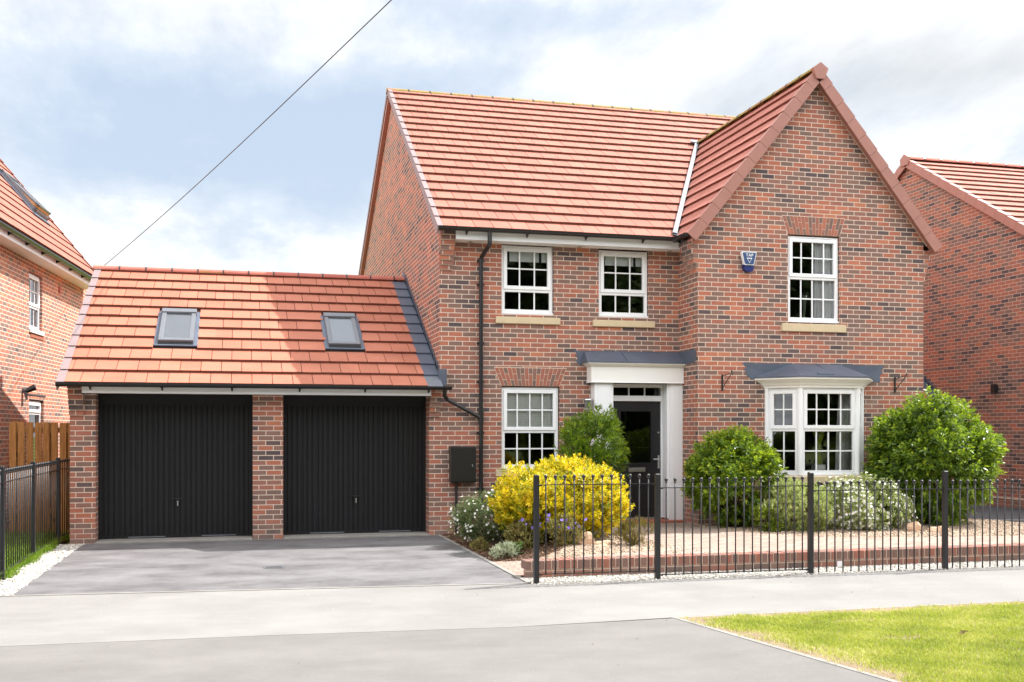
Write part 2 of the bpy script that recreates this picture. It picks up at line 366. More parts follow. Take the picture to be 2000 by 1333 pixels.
def verge(mb,O,s,n,out,S,g,m,side=.10,top=.10,lip=.02,up=.05):
    """stepped verge units along a rake: O on roof plane edge, s up the slope, out = outward across"""
    O,s,n,out=V(O),V(s).normalized(),V(n).normalized(),V(out).normalized()
    for i in range(int(math.ceil(S/g-.05))):
        s0=i*g-.02; s1=min(i*g+g-.025,S+.02); n0=up+.008; n1=up-.008
        P=lambda o,ss,nn: O+out*o+s*ss+n*nn
        for (oa,ob,lo) in ((-.004,lip,-side),(-top,lip,None)):
            if lo is None: vs=[P(oa,s0,n0-.012),P(ob,s0,n0-.012),P(ob,s1,n1-.012),P(oa,s1,n1-.012),P(oa,s0,n0),P(ob,s0,n0),P(ob,s1,n1),P(oa,s1,n1)]
            else: vs=[P(oa,s0,lo),P(ob,s0,lo),P(ob,s1,lo-.004),P(oa,s1,lo-.004),P(oa,s0,n0-.0125),P(ob,s0,n0-.0125),P(ob,s1,n1-.0125),P(oa,s1,n1-.0125)]
            fs=[(0,3,2,1),(4,5,6,7),(0,1,5,4),(1,2,6,5),(2,3,7,6),(3,0,4,7)]
            if out.cross(s).dot(n)<0: fs=[f[::-1] for f in fs]
            mb.add(vs,fs,m)
def gutter(parent,A,B,rad=.055,name='gutter',brk=None,out=(0,-1,0)):
    """half-round gutter between two ends with fascia brackets under it"""
    A,B,o=V(A),V(B),V(out); t=(B-A).normalized(); mb=MB(); n=8; vs=[];fs=[]
    for p in (A,B):
        for rr in (rad,rad-.006):
            for i in range(n+1):
                an=math.pi+math.pi*i/n; vs.append(p+o*math.cos(an)*rr+V((0,0,math.sin(an)*rr)))
    m1=n+1
    for i in range(n):
        fs.append((i,i+1,2*m1+i+1,2*m1+i)); fs.append((m1+i+1,m1+i,3*m1+i,3*m1+i+1))
    for i in (0,n): fs.append((i,m1+i,3*m1+i,2*m1+i))
    fs.append(tuple(range(m1))); fs.append(tuple(range(2*m1,3*m1)))
    mb.add(vs,fs,M['black'])
    L=(B-A).length; k=.45
    while k<L:
        p=A+t*k; mb.obox(p-t*.018+V((0,0,-rad-.008))-o*(rad+.015),t*.036,o*.07,(0,0,.02),M['black'])
        mb.add([p-t*.012-o*(rad+.02)+V((0,0,-rad-.045)),p+t*.012-o*(rad+.02)+V((0,0,-rad-.045)),p+t*.012-o*(rad+.02)+V((0,0,0)),p-t*.012-o*(rad+.02)+V((0,0,0)),p-t*.012+o*.02+V((0,0,-rad)),p+t*.012+o*.02+V((0,0,-rad))],[(0,1,5,4),(0,4,3),(1,2,5),(3,4,5,2),(0,3,2,1)],M['black'])
        k+=.98
    if brk: pass
    return mb.build(name,parent)
def window(parent,O,ux,n,w,z0,z1,meet,cols,rt,rb,sill=None,name='window',frame=None,ventside=.012,bothsash=False,glassm=None,label=None):
    """casement window: outer frame, proud top sash, glazing bars, glass; O = bottom-left at z0 on frame face, n outward"""
    O,ux,n=V(O),V(ux).normalized(),V(n).normalized(); W=frame or M['white']
    def B(mb,u0,u1,d0,d1,a,b,m=W): mb.obox(O+ux*u0+n*d0+V((0,0,a-O.z)),ux*(u1-u0),n*(d1-d0),(0,0,b-a),m)
    fr=MB(); f=.055
    B(fr,0,f,-.07,0,z0,z1);B(fr,w-f,w,-.07,0,z0,z1);B(fr,f,w-f,-.07,0,z0,z0+f);B(fr,f,w-f,-.07,0,z1-f*.8,z1)
    B(fr,f,w-f,-.07,0,meet-.03,meet+.03)
    B(fr,-.01,w+.01,.0,.022,z0-.028,z0+.006)
    B(fr,.12,w-.12,.0,.014,z1-.030,z1-.012)
    fo=fr.build(name,parent,bevel=.004)
    if label: fo['label']=label
    sh=MB(); a0=f-.022; b0=w-f+.022; c0=meet+.012; d0=z1-f*.8+.006; sw=.058
    B(sh,a0,a0+sw,-.05,.018,c0,d0);B(sh,b0-sw,b0,-.05,.018,c0,d0);B(sh,a0+sw,b0-sw,-.05,.018,c0,c0+sw);B(sh,a0+sw,b0-sw,-.05,.018,d0-sw,d0)
    gu0,gu1,gz0,gz1=a0+sw,b0-sw,c0+sw,d0-sw; bw=.011
    lu0,lu1,lz0,lz1=f,w-f,z0+f,meet-.03
    for i in range(1,cols):
        uu=lu0+(lu1-lu0)*i/cols; B(sh,uu-bw,uu+bw,-.03,-.004,gz0,gz1)
    for i in range(1,rt):
        zz=gz0+(gz1-gz0)*i/rt
        for j in range(cols):
            ua=max(gu0,lu0+(lu1-lu0)*j/cols+bw) if j else gu0; ub=(lu0+(lu1-lu0)*(j+1)/cols-bw) if j<cols-1 else gu1
            B(sh,ua,ub,-.029,-.005,zz-bw,zz+bw)
    sh.build('sash',fo,bevel=.004)
    for i in range(1,cols):
        bb=MB(); uu=lu0+(lu1-lu0)*i/cols; B(bb,uu-bw,uu+bw,-.04,-.018,lz0,lz1); bb.build('glazing_bar',fo)
    for i in range(1,rb):
        bb=MB(); zz=lz0+(lz1-lz0)*i/rb; B(bb,lu0,lu1,-.0385,-.0195,zz-bw,zz+bw); bb.build('glazing_bar',fo)
    g=MB(); G=glassm or M['glass']
    def Q(a,b,c,d,dd): g.quad(O+ux*a+n*dd+V((0,0,c-O.z)),O+ux*b+n*dd+V((0,0,c-O.z)),O+ux*b+n*dd+V((0,0,d-O.z)),O+ux*a+n*dd+V((0,0,d-O.z)),G)
    Q(gu0-.01,gu1+.01,gz0-.01,gz1+.01,-.017); Q(lu0-.01,lu1+.01,lz0-.01,lz1+.01,-.03)
    g.build('glass',fo)
    if sill:
        s=MB(); a,b,c,d,m=sill
        s.obox(O+ux*a+n*(-.05)+V((0,0,c-O.z)),ux*(b-a),n*.135,(0,0,d-c),m); s.build('sill',fo,bevel=.008)
    return fo
def arch(mb,xb0,xb1,zb,xt0,xt1,zt,y,n=17):
    mb.poly([(xb0-.006,y-.002,zb),(xb1+.006,y-.002,zb),(xt1+.006,y-.002,zt+.006),(xt0-.006,y-.002,zt+.006)],M['mortar'])
    for i in range(n):
        def E(k,f): return ((xb0+(xb1-xb0)*k)*(1-f)+(xt0+(xt1-xt0)*k)*f,zb+(zt-zb)*f)
        k0=(i+.07)/n; k1=(i+.93)/n; sp=.34 if i%2 else .66
        for f0,f1 in ((.012,sp-.018),(sp+.018,.985)):
            p=[E(k0,f0),E(k1,f0),E(k1,f1),E(k0,f1)]
            vs=[(q[0],y-.006,q[1]) for q in p]+[(q[0],y-.001,q[1]) for q in p]
            mb.add(vs,[(0,1,2,3),(0,4,5,1),(1,5,6,2),(2,6,7,3),(3,7,4,0)],M['bsolid'],random.choice([random.uniform(.10,.36),random.uniform(.44,.8),random.uniform(.5,.9),random.uniform(.5,.9)]))
# ================================================================== MAIN HOUSE
F=16.3; WF=15.51
house=empty('brick_house',(7.1,19,0),'large brick house with salmon tiled roof, front gable wing, bay window and attached double garage','house')
tm=math.atan(.685); SM=(0,math.cos(tm),math.sin(tm)); NM=(0,-math.sin(tm),math.cos(tm)); LM=5.80/math.cos(tm)
mw=MB(); B_=M['brick']
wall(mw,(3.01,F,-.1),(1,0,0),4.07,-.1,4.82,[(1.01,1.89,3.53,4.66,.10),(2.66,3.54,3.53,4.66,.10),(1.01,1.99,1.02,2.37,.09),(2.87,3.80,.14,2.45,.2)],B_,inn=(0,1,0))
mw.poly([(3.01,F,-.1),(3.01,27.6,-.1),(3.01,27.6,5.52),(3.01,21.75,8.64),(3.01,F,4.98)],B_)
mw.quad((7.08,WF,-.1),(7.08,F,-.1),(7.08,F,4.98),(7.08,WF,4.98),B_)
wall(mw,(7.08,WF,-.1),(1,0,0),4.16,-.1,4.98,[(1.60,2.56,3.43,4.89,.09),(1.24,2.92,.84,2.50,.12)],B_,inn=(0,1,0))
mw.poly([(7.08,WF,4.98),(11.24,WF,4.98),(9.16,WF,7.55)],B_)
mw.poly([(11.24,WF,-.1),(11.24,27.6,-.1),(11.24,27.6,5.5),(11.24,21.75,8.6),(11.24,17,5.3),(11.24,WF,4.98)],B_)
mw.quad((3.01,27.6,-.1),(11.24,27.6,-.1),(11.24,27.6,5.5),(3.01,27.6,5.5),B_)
# corbelled brick kneelers under the roof corners
for k in range(8):
    z=4.20+k*.075; o=.03*(k+1)
    mw.box(3.004,3.22,F-o,F+.01,z+.004,z+.071,B_); mw.box(3.012,3.212,F-o+.012,F,z-.006,z+.004,M['mortar'])
    if k<7:
        q=.022*(k+1); mw.box(7.08-q,7.09,WF-.004,WF+.42,z+.004,z+.071,B_); mw.box(7.09-q,7.08,WF+.002,WF+.41,z-.006,z+.004,M['mortar'])
        mw.box(11.23,11.24+q,WF-.004,WF+.42,z+.004,z+.071,B_); mw.box(11.24,11.23+q,WF+.002,WF+.41,z-.006,z+.004,M['mortar'])
main_wall=mw.build('wall',house)
# gable mortar line and brick undercloak
gm=MB()
for sx,x0 in ((1,7.02),(-1,11.30)):
    a=V((x0,WF-.004,4.80)); b=V((9.16,WF-.004,7.44)); t=(b-a).normalized(); nn=V((-t.z*sx,0,t.x*sx))
    gm.obox(a,b-a,nn*.016,(0,.01,0),M['mortar'])
    for k in range(48):
        p=a+t*(.01+k*.0705)+nn*.02
        if p.z<7.44: gm.obox(p,t*.060,nn*.055,(0,.012,0),M['bsolid'])
gm.build('gable_trim',house)
# brick arches over windows
am=MB(); arch(am,4.02,4.99,2.372,3.90,5.11,2.668,F); am.build('brick_arch',house)
am=MB(); arch(am,8.68,9.63,4.892,8.57,9.73,5.19,WF); am.build('brick_arch',house)
# roofs
r=MB(); tiles(r,(2.93,15.95,4.79),(1,0,0),SM,NM,8.41,LM,.376,.295,M['tile_main'])
r.obox((2.93,27.7,5.50),(8.41,0,0),(0,-5.95,3.21),(0,.03,.05),M['tile_main'])
rg=r.build('roof',house)
wa=math.atan(1.232); SL=(math.cos(wa),0,math.sin(wa)); NL=(-math.sin(wa),0,math.cos(wa)); SR=(-math.cos(wa),0,math.sin(wa)); NR=(math.sin(wa),0,math.cos(wa)); LW=2.28/math.cos(wa)
r=MB(); tiles(r,(6.88,15.36,4.77),(0,1,0),SL,NL,4.62,LW,.332,.295,M['tile_side']); tiles(r,(11.44,15.36,4.77),(0,1,0),SR,NR,6.2,LW,.332,.295,M['tile_side'])
r.build('wing_roof',house)
r=MB(); ridge(r,(2.90,21.75,8.77),(11.36,21.75,8.77),M['ridge_main'],dark=M['black']); r.build('ridge_tile',rg)
r=MB(); ridge(r,(9.16,15.33,7.62),(9.16,20.1,7.62),M['ridge_main'],dark=M['black']); 
r.add([(9.09,15.30,7.42),(9.23,15.30,7.42),(9.30,15.30,7.59),(9.16,15.30,7.69),(9.02,15.30,7.59),(9.09,15.37,7.42),(9.23,15.37,7.42),(9.30,15.37,7.59),(9.16,15.37,7.69),(9.02,15.37,7.59)],[(0,1,2,3,4),(0,5,6,1),(1,6,7,2),(2,7,8,3),(3,8,9,4),(4,9,5,0),(9,8,7,6,5)],M['verge_brown'])
r.build('ridge_tile',rg)
r=MB(); verge(r,(2.93,15.95,4.79),SM,NM,(-1,0,0),LM,.376,M['verge_lilac'],side=.085,top=.06)
s_=V((0,-5.95,3.21)); verge(r,(2.93,27.7,5.55),s_,(0,3.21,5.95),(-1,0,0),s_.length,.376,M['verge_lilac'],side=.06)
r.obox((2.925,27.6,5.40),(.08,0,0),(0,-5.8,3.13),(0,.0,.10),M['verge_brown'])
r.build('verge_tile',rg)
r=MB(); verge(r,(6.88,15.36,4.77),SL,NL,(0,-1,0),LW-.05,.332,M['verge_brown'],side=.13,top=.09); verge(r,(11.44,15.36,4.77),SR,NR,(0,-1,0),LW-.05,.332,M['verge_brown'],side=.13,top=.09)
r.obox((6.90,15.36,4.67),(2.26,0,2.78),(0,.16,0),(0,0,.03),M['verge_brown']); r.obox((11.42,15.36,4.67),(-2.26,0,2.78),(0,.16,0),(0,0,.03),M['verge_brown'])
r.build('verge_tile',rg)
# valley and its lead saddle
r=MB(); va=V((6.90,15.97,4.86)); vb=V((9.10,19.93,7.57)); t=(vb-va).normalized(); sd=V((1,0,0)); sd=(sd-t*sd.dot(t)).normalized(); nn=sd.cross(t)
if nn.z<0: nn=-nn
r.obox(va-sd*.07+nn*.0,(vb-va)*.985,sd*.075,nn*.05,M['leadpale']); r.obox(vb-sd*.16-t*.10+nn*.03,t*.14,sd*.20,nn*.03,M['leadpale'])
r.obox(va-sd*.05-t*.06,t*.16,sd*.09,nn*.03,M['black'])
r.build('valley_gutter',house)
# fascia, soffit, gutters
r=MB(); r.box(3.222,6.98,16.04,16.06,4.652,4.80,M['white']); r.box(3.222,7.078,16.06,F-.004,4.652,4.664,M['cream']); r.box(6.98,7.076,15.95,16.06,4.652,4.80,M['white'])
for x in (3.48,5.30,6.88): r.tube([(x,16.18,4.652),(x,16.18,4.632)],.035,M['steel'],10)
r.build('fascia',house)
gutter(house,(2.93,15.93,4.815),(6.86,15.93,4.815)); gutter(house,(6.84,15.37,4.80),(6.84,15.93,4.80),out=(-1,0,0)); 
# downpipe with swan neck, and the branch from the garage gutter
d=MB(); rr=.034
d.tube([(3.74,15.93,4.78),(3.74,15.93,4.60),(3.735,15.95,4.56),(3.675,16.20,4.42),(3.67,16.235,4.37)],rr*1.05,M['black'],10)
d.tube([(3.67,16.235,4.40),(3.67,16.235,.12)],rr,M['black'],10)
for z in (4.36,3.98,3.05,2.43,1.62,.72):
    d.tube([(3.67,16.235,z-.025),(3.67,16.235,z+.025)],rr+.007,M['black'],10); d.box(3.61,3.73,16.262,16.297,z-.012,z+.012,M['black'])
d.tube([(3.06,16.10,2.31),(3.06,16.13,2.20),(3.12,16.20,2.14),(3.62,16.235,1.88),(3.67,16.235,1.84)],rr*.95,M['black'],10)
d.tube([(3.67,16.235,1.96),(3.67,16.235,1.76)],rr+.008,M['black'],10)
d.build('downpipe',house)
# windows
STN=M['stone']
w1=window(house,(4.03,F+.045,3.56),(1,0,0),(0,-1,0),.86,3.56,4.645,3.925,3,2,1,sill=(-.11,.97,3.375,3.485,STN))
w2=window(house,(5.68,F+.045,3.56),(1,0,0),(0,-1,0),.86,3.56,4.635,3.925,3,2,1,sill=(-.12,.97,3.365,3.475,STN))
w3=window(house,(4.03,F+.045,1.05),(1,0,0),(0,-1,0),.955,1.05,2.355,1.645,4,2,2,sill=(-.11,1.06,.915,1.02,STN))
w4=window(house,(8.69,WF+.045,3.47),(1,0,0),(0,-1,0),.94,3.47,4.87,4.185,4,2,2,sill=(-.13,1.05,3.285,3.415,STN))
# bay window: three facets under one cornice
P0,P1,P2,P3=V((8.30,WF,0)),V((8.655,15.08,0)),V((9.695,15.08,0)),V((10.04,WF,0))
def shift(o): 
    return o
bz0,bz1,bm=.955,2.345,1.67
for (a,b,cols) in ((P0,P1,2),(P1,P2,4),(P2,P3,2)):
    u=(b-a).normalized(); n=V((u.y,-u.x,0)); L=(b-a).length
    o=window(house,a+u*.03+V((0,0,bz0)),u,n,L-.06,bz0,bz1,bm,cols,2,2,name='bay_window_light')
for p in (P0,P1,P2,P3):
    bp=MB(); bp.tube([(p.x,p.y,bz0-.02),(p.x,p.y,bz1+.10)],.042,M['white'],12); bp.build('bay_post',house)
def ring(off,z): # bay outline grown outward
    return [V((P0.x-off*1.25,WF+.004,z)),V((P1.x-off*.50,P1.y-off,z)),V((P2.x+off*.50,P2.y-off,z)),V((P3.x+off*1.25,WF+.004,z))]
def band(mb,prof,m):
    for (o0,z0),(o1,z1) in zip(prof,prof[1:]):
        A,B=ring(o0,z0),ring(o1,z1)
        for i in range(3): mb.quad(A[i],A[i+1],B[i+1],B[i],m)
cn=MB(); band(cn,[(-.02,bz1),(.05,bz1),(.055,bz1+.03),(.075,bz1+.045),(.09,bz1+.07),(.13,bz1+.10),(.17,bz1+.13),(.185,bz1+.135),(.185,bz1+.165)],M['cream'])
A=ring(.184,bz1+.16); cn.poly(A,M['cream']); cn.build('bay_cornice',house)
sl=MB(); band(sl,[(-.05,bz0-.028),(.10,bz0-.032),(.115,bz0-.045),(.115,bz0-.135),(.06,bz0-.14),(-.04,bz0-.14)],STN); sl.poly([p for p in ring(.09,bz0-.139)],STN); sl.build('bay_sill',house)
bb=MB(); band(bb,[(-.03,-.1),(-.03,bz0-.13)],B_); bb.build('bay_base',house)
ld=MB(); G=ring(.195,bz1+.158); top=[V((7.90+.05,WF-.012,2.75)),V((8.75,WF-.03,2.752)),V((9.62,WF-.03,2.752)),V((10.38,WF-.012,2.75))]
G2=ring(.198,bz1+.18)
for i in range(3): ld.quad(G[i],G[i+1],G2[i+1],G2[i],M['lead']); ld.quad(G2[i],G2[i+1],top[i+1],top[i],M['lead'])
ld.poly([(7.84,WF-.006,2.755),(10.46,WF-.006,2.755),(10.46,WF-.006,2.70),(10.40,WF-.006,2.68),(10.45,WF-.006,2.62),(10.39,WF-.006,2.60),(10.40,WF-.006,2.47),(10.25,WF-.006,2.47),(8.02,WF-.006,2.49),(7.97,WF-.006,2.52),(7.90,WF-.006,2.58),(7.95,WF-.006,2.60),(7.87,WF-.006,2.65),(7.93,WF-.006,2.68)][::-1],M['lead'])
ld.obox((9.17,WF-.035,2.753),(.02,0,0),(0,-.5,-.215),(0,0,.012),M['lead'])
ld.obox((8.9,14.93,2.545),(.28,0,.0),(0,.05,.03),(0,0,.022),M['lead'])
ld.build('bay_lead_roof',house)
# portico round the front door
pt=MB(); Wc=M['cream']; Ww=M['white']
for (a,b) in ((5.53,5.82),(6.835,7.072)):
    pt.box(a,b,16.10,F+.05,.16,2.43,Ww); pt.box(a-.012,b+(.012 if b<6 else 0),16.085,16.10,.16,.72,Ww); pt.box(a+.05,b-.05,16.094,16.10,.80,2.36,Ww)
pt.box(6.80,6.835,16.12,F+.05,.2,2.43,Ww); pt.box(5.82,5.86,16.12,F+.05,.2,2.43,Ww)
pt.box(5.46,7.074,16.06,F-.001,2.431,2.70,Wc); pt.box(5.45,7.075,16.045,F-.001,2.431,2.445,Wc)
for k,(o,z) in enumerate([(.02,2.70),(.045,2.715),(.075,2.735)]): pt.box(5.46-o,7.077,16.06-o,F-.002,z,z+.022,Wc)
pt.build('portico',house,bevel=.004)
pl=MB()
pl.poly([(5.36,15.97,2.758),(7.078,15.97,2.758),(7.078,15.97,2.775),(5.36,15.97,2.775)],M['lead']); pl.quad((5.36,15.97,2.775),(7.078,15.97,2.775),(7.078,F-.02,2.95),(5.42,F-.02,2.95),M['lead'])
pl.poly([(5.36,15.97,2.755),(5.36,15.97,2.775),(5.42,F-.02,2.95),(5.36,F-.01,2.755)],M['lead'])
pl.poly([(5.23,F-.006,2.965),(5.30,F-.006,2.90),(5.25,F-.006,2.88),(5.32,F-.006,2.83),(5.26,F-.006,2.81),(5.33,F-.006,2.73),(7.07,F-.006,2.73),(7.07,F-.006,2.97)],M['lead'])
pl.poly([(7.074,F,2.97),(7.074,15.62,2.97),(7.074,15.56,2.92),(7.074,15.60,2.88),(7.074,15.55,2.84),(7.074,15.62,2.76),(7.074,F,2.73)],M['lead'])
pl.obox((6.05,15.972,2.777),(.015,0,0),(0,.31,.178),(0,0,.012),M['lead'])
pl.build('portico_lead_roof',house)
# front door
df=MB(); YD=16.40
df.box(5.86,5.935,YD-.07,YD+.05,.20,2.43,Ww); df.box(6.785,6.80+.03,YD-.07,YD+.05,.20,2.43,Ww); df.box(5.935,6.785,YD-.07,YD+.05,2.372,2.43,Ww); df.box(5.935,6.785,YD-.068,YD+.05,2.145,2.235,Ww)
for x in (6.215,6.495): df.box(x,x+.018,YD-.04,YD,2.235,2.372,Ww)
df.box(5.935,6.785,YD-.09,YD+.05,.175,.205,M['steel']); dfo=df.build('door_frame',house,bevel=.003)
g=MB(); g.quad((5.935,YD-.01,2.235),(6.785,YD-.01,2.235),(6.785,YD-.01,2.372),(5.935,YD-.01,2.372),M['glass']); g.build('transom_glass',dfo)
do=MB(); K=M['hdoor']; gx0,gx1,gz0,gz1=6.075,6.61,1.115,1.975
do.box(5.937,gx0,YD-.03,YD+.02,.207,2.143,K);do.box(gx1,6.783,YD-.03,YD+.02,.207,2.143,K);do.box(gx0,gx1,YD-.03,YD+.02,.207,gz0,K);do.box(gx0,gx1,YD-.03,YD+.02,gz1,2.143,K)
for a,b,c,e in ((gx0-.03,gx1+.03,gz1,gz1+.03),(gx0-.03,gx1+.03,gz0-.03,gz0),(gx0-.03,gx0,gz0,gz1),(gx1,gx1+.03,gz0,gz1)): do.box(a,b,YD-.045,YD-.03,c,e,K)
for (a,b) in ((6.03,6.33),(6.39,6.69)):
    for q in ((a,b,.93,.945),(a,b,.36,.375),(a,a+.015,.375,.93),(b-.015,b,.375,.93)): do.box(q[0],q[1],YD-.04,YD-.03,q[2],q[3],K)
dr=do.build('front_door',house)
g=MB(); g.quad((gx0,YD-.01,gz0),(gx1,YD-.01,gz0),(gx1,YD-.01,gz1),(gx0,YD-.01,gz1),M['glass']); g.box(gx0,gx1,YD+.0,YD+.006,1.37,1.378,M['black']); g.box(gx0+.1,gx0+.105,YD+.0,YD+.006,gz0,gz1,M['black']); g.build('glass',dr)
g=MB(); g.box(6.215,6.515,YD-.045,YD-.03,.965,1.035,M['steel']); g.box(6.235,6.495,YD-.052,YD-.045,.98,1.02,M['steel']); g.build('letterbox',dr,bevel=.004)
g=MB(); g.box(6.735,6.765,YD-.045,YD-.03,1.02,1.24,M['steel']); g.tube([(6.75,YD-.045,1.175),(6.75,YD-.085,1.175),(6.64,YD-.085,1.175)],.010,M['steel']); g.build('handle',dr); g=MB(); g.tube([(6.745,YD-.03,1.62),(6.745,YD-.05,1.62)],.016,M['steel']); g.build('door_lock',dr)
g=MB(); g.box(5.50,7.06,15.93,F+.1,.10,.178,M['bsolid'],.8); g.build('door_step',house,bevel=.006)
g=MB(); g.box(6.865,6.90,16.088,16.094,1.30,1.37,M['white']); g.build('doorbell',house)
# garage wing
ga=math.atan(.55); SG=(0,math.cos(ga),math.sin(ga)); NG=(0,-math.sin(ga),math.cos(ga)); LG=4.06/math.cos(ga)
gw=MB(); wall(gw,(-2.44,F,-.1),(1,0,0),5.45,-.1,2.32,[(.35,2.58,-.1,2.22,.33),(3.03,5.28,-.1,2.22,.33)],B_,inn=(0,1,0))
gw.quad((-2.44,F,-.1),(-2.44,24,-.1),(-2.44,24,2.3),(-2.44,F,2.3),B_); gw.poly([(-2.44,F,2.3),(-2.44,24,2.3),(-2.44,20.1,4.45)],B_); gw.quad((-2.44,24,-.1),(3,24,-.1),(3,24,2.3),(-2.44,24,2.3),B_)
for k in range(6):
    z=1.875+k*.075; o=.036*(k+1)
    for (a,b) in ((-2.446,-2.245),(2.835,3.008)): gw.box(a,b,F-o,F+.01,z+.004,z+.071,B_); gw.box(a+.01,b-.01,F-o+.012,F,z-.006,z+.004,M['mortar'])
gw.build('garage_wall',house)
slots=[(-1.352,-.70),(1.285,1.925)]
def skp(uc,sc,a,b,s0,s1):
    x0,x1=a-2.55,b-2.55
    for p,q in slots:
        if x1>p+.03 and x0<q-.03 and s1>1.33 and s0<2.72: return True
    return False
r=MB(); tiles(r,(-2.55,15.95,2.305),(1,0,0),SG,NG,5.31,LG,.414,.298,M['tile_gar'],skip=skp)
# cut tiles beside the rooflights
for p,q in slots:
    for i in range(3,7):
        s0=i*.414; 
        for (a,b) in ((p-.27,p-.005),(q+.005,q+.27)):
            a=max(a,-2.5); u0=V((a,15.95,2.305)); P=lambda x,ss,nn: V((x,15.95,2.305))+V(SG)*ss+V(NG)*nn
            s1=s0+.44; r.add([P(a,s0,.006),P(b,s0,.006),P(b,s0,.052),P(a,s0,.052),P(a,s1,.011),P(b,s1,.011)],[(3,2,5,4),(0,3,4),(1,5,2)],M['tile_gar']); r.add([P(a,s0,.006),P(b,s0,.006),P(b,s0,.052),P(a,s0,.052)],[(0,1,2,3)],M['tile_edge_shade'])
r.box(-2.55,3.0,20.05,20.1,4.40,4.50,M['deck']); r.obox((-2.55,20.02,4.53),(5.55,0,0),(0,4.0,-2.2),(0,0,-.03),M['tile_gar'])
gr=r.build('garage_roof',house)
r=MB(); ridge(r,(-2.60,20.03,4.60),(3.0,20.03,4.60),M['ridge_red'],dark=M['black'],rad=.105); r.build('ridge_tile',gr)
r=MB(); verge(r,(-2.55,15.95,2.305),SG,NG,(-1,0,0),LG,.414,M['verge_lilac'],side=.08,top=.09); r.build('verge_tile',gr)
r=MB(); P=lambda x,ss,nn: V((x,15.95,2.305))+V(SG)*ss+V(NG)*nn
for i in range(11):
    s0=i*.414; s1=s0+.44; m=M['leadpale'] if i==0 else M['lead']
    a=2.75; b=3.0
    r.add([P(a,s0-.005,.004),P(b,s0-.005,.004),P(b,s0-.005,.040),P(a,s0-.005,.040),P(a,s1,.013),P(b,s1,.013)],[(0,1,2,3),(3,2,5,4),(0,3,4),(1,5,2)],m)
k=0; zz=2.40
while zz<4.62: # stepped flashing on the gable wall
    y0=15.95+(zz-2.305-.04)/.55
    r.poly([(3.002,max(y0-.02,F),zz-.06),(3.002,y0+.30,zz-.06+.15),(3.002,y0+.16,zz+.15),(3.002,max(y0-.02,F),zz+.15)],M['lead']); zz+=.075
r.box(2.98,3.10,16.16,F-.002,2.36,2.62,M['lead'])
r.build('lead_flashing',gr)
for p,q in slots: # rooflights
    s0,s1=1.36,2.70
    def RB(mb,a,b,c,d,n0,n1,m): mb.obox(P(a,c,n0),(b-a,0,0),V(SG)*(d-c),V(NG)*(n1-n0),m)
    f=MB(); GM=M['greymetal']; RB(f,p-.005,q+.005,s0-.02,s1,.012,.040,M['lead'])
    RB(f,p+.06,q-.06,s0+.07,s0+.15,.040,.095,GM);RB(f,p+.05,q-.05,s1-.17,s1-.03,.040,.115,GM);RB(f,p+.06,p+.13,s0+.15,s1-.17,.040,.095,GM);RB(f,q-.13,q-.06,s0+.15,s1-.17,.040,.095,GM)
    RB(f,p+.06,q-.06,s0+.02,s0+.065,.040,.055,M['black'])
    fo=f.build('rooflight',house,bevel=.006)
    f=MB(); RB(f,p+.13,q-.13,s0+.15,s1-.17,.06,.066,M['blind'])
    f.build('blind',fo)
    f=MB(); RB(f,p+.13,q-.13,s0+.15,s1-.17,.078,.082,M['skyglass']); f.build('glass',fo)
r=MB(); r.box(-2.24,2.83,16.035,16.055,2.195,2.335,Ww); r.box(-2.24,2.83,16.055,16.298,2.196,2.206,Wc); r.build('garage_fascia',house)
gutter(house,(-2.57,15.925,2.335),(3.13,15.925,2.335))
for (x0,x1,hx) in ((-2.09,.14,-.965),(.59,2.84,1.72)):
    d=MB(); K=M['gdoor']; Y=16.62
    d.box(x0,x0+.055,Y-.03,Y+.03,.03,2.22,K); d.box(x1-.055,x1,Y-.03,Y+.03,.03,2.22,K); d.box(x0+.055,x1-.055,Y-.03,Y+.03,2.04,2.22,K); d.box(x0+.055,x1-.055,Y-.02,Y+.02,.03,.075,K)
    w=(x1-x0-.11)/27
    for i in range(27):
        a=x0+.055+i*w; g_=.012 if i%3 else .02
        d.add([(a,Y+.004,.075),(a+g_,Y+.004,.075),(a+g_+.008,Y-.008,.075),(a+w-.006,Y-.008,.075),(a+w,Y+.004,.075),(a,Y+.004,2.04),(a+g_,Y+.004,2.04),(a+g_+.008,Y-.008,2.04),(a+w-.006,Y-.008,2.04),(a+w,Y+.004,2.04)],[(0,1,6,5),(1,2,7,6),(2,3,8,7),(3,4,9,8)],K)
    go=d.build('garage_door',house)
    d=MB(); d.box(hx-.075,hx+.075,Y-.045,Y-.03,.615,.632,M['black']); d.box(hx-.02,hx+.02,Y-.03,Y-.008,.50,.63,M['black']); d.ball((hx+.005,Y-.04,.575),.012,M['steel']); d.box(hx-.003,hx+.012,Y-.045,Y-.036,.515,.56,M['steel']); d.build('handle',go)
    for (q0,q1) in ((x0+.42,x0+.95),(x1-.75,x1-.25)): d=MB(); d.box(q0,q1,Y-.028,Y-.02,.045,.060,M['greymetal']); d.build('weather_strip',go)
    d=MB(); d.box(x0+.002,x1-.002,16.20,16.70,-.02,.032,M['kerb']); d.build('door_threshold',house,bevel=.01)
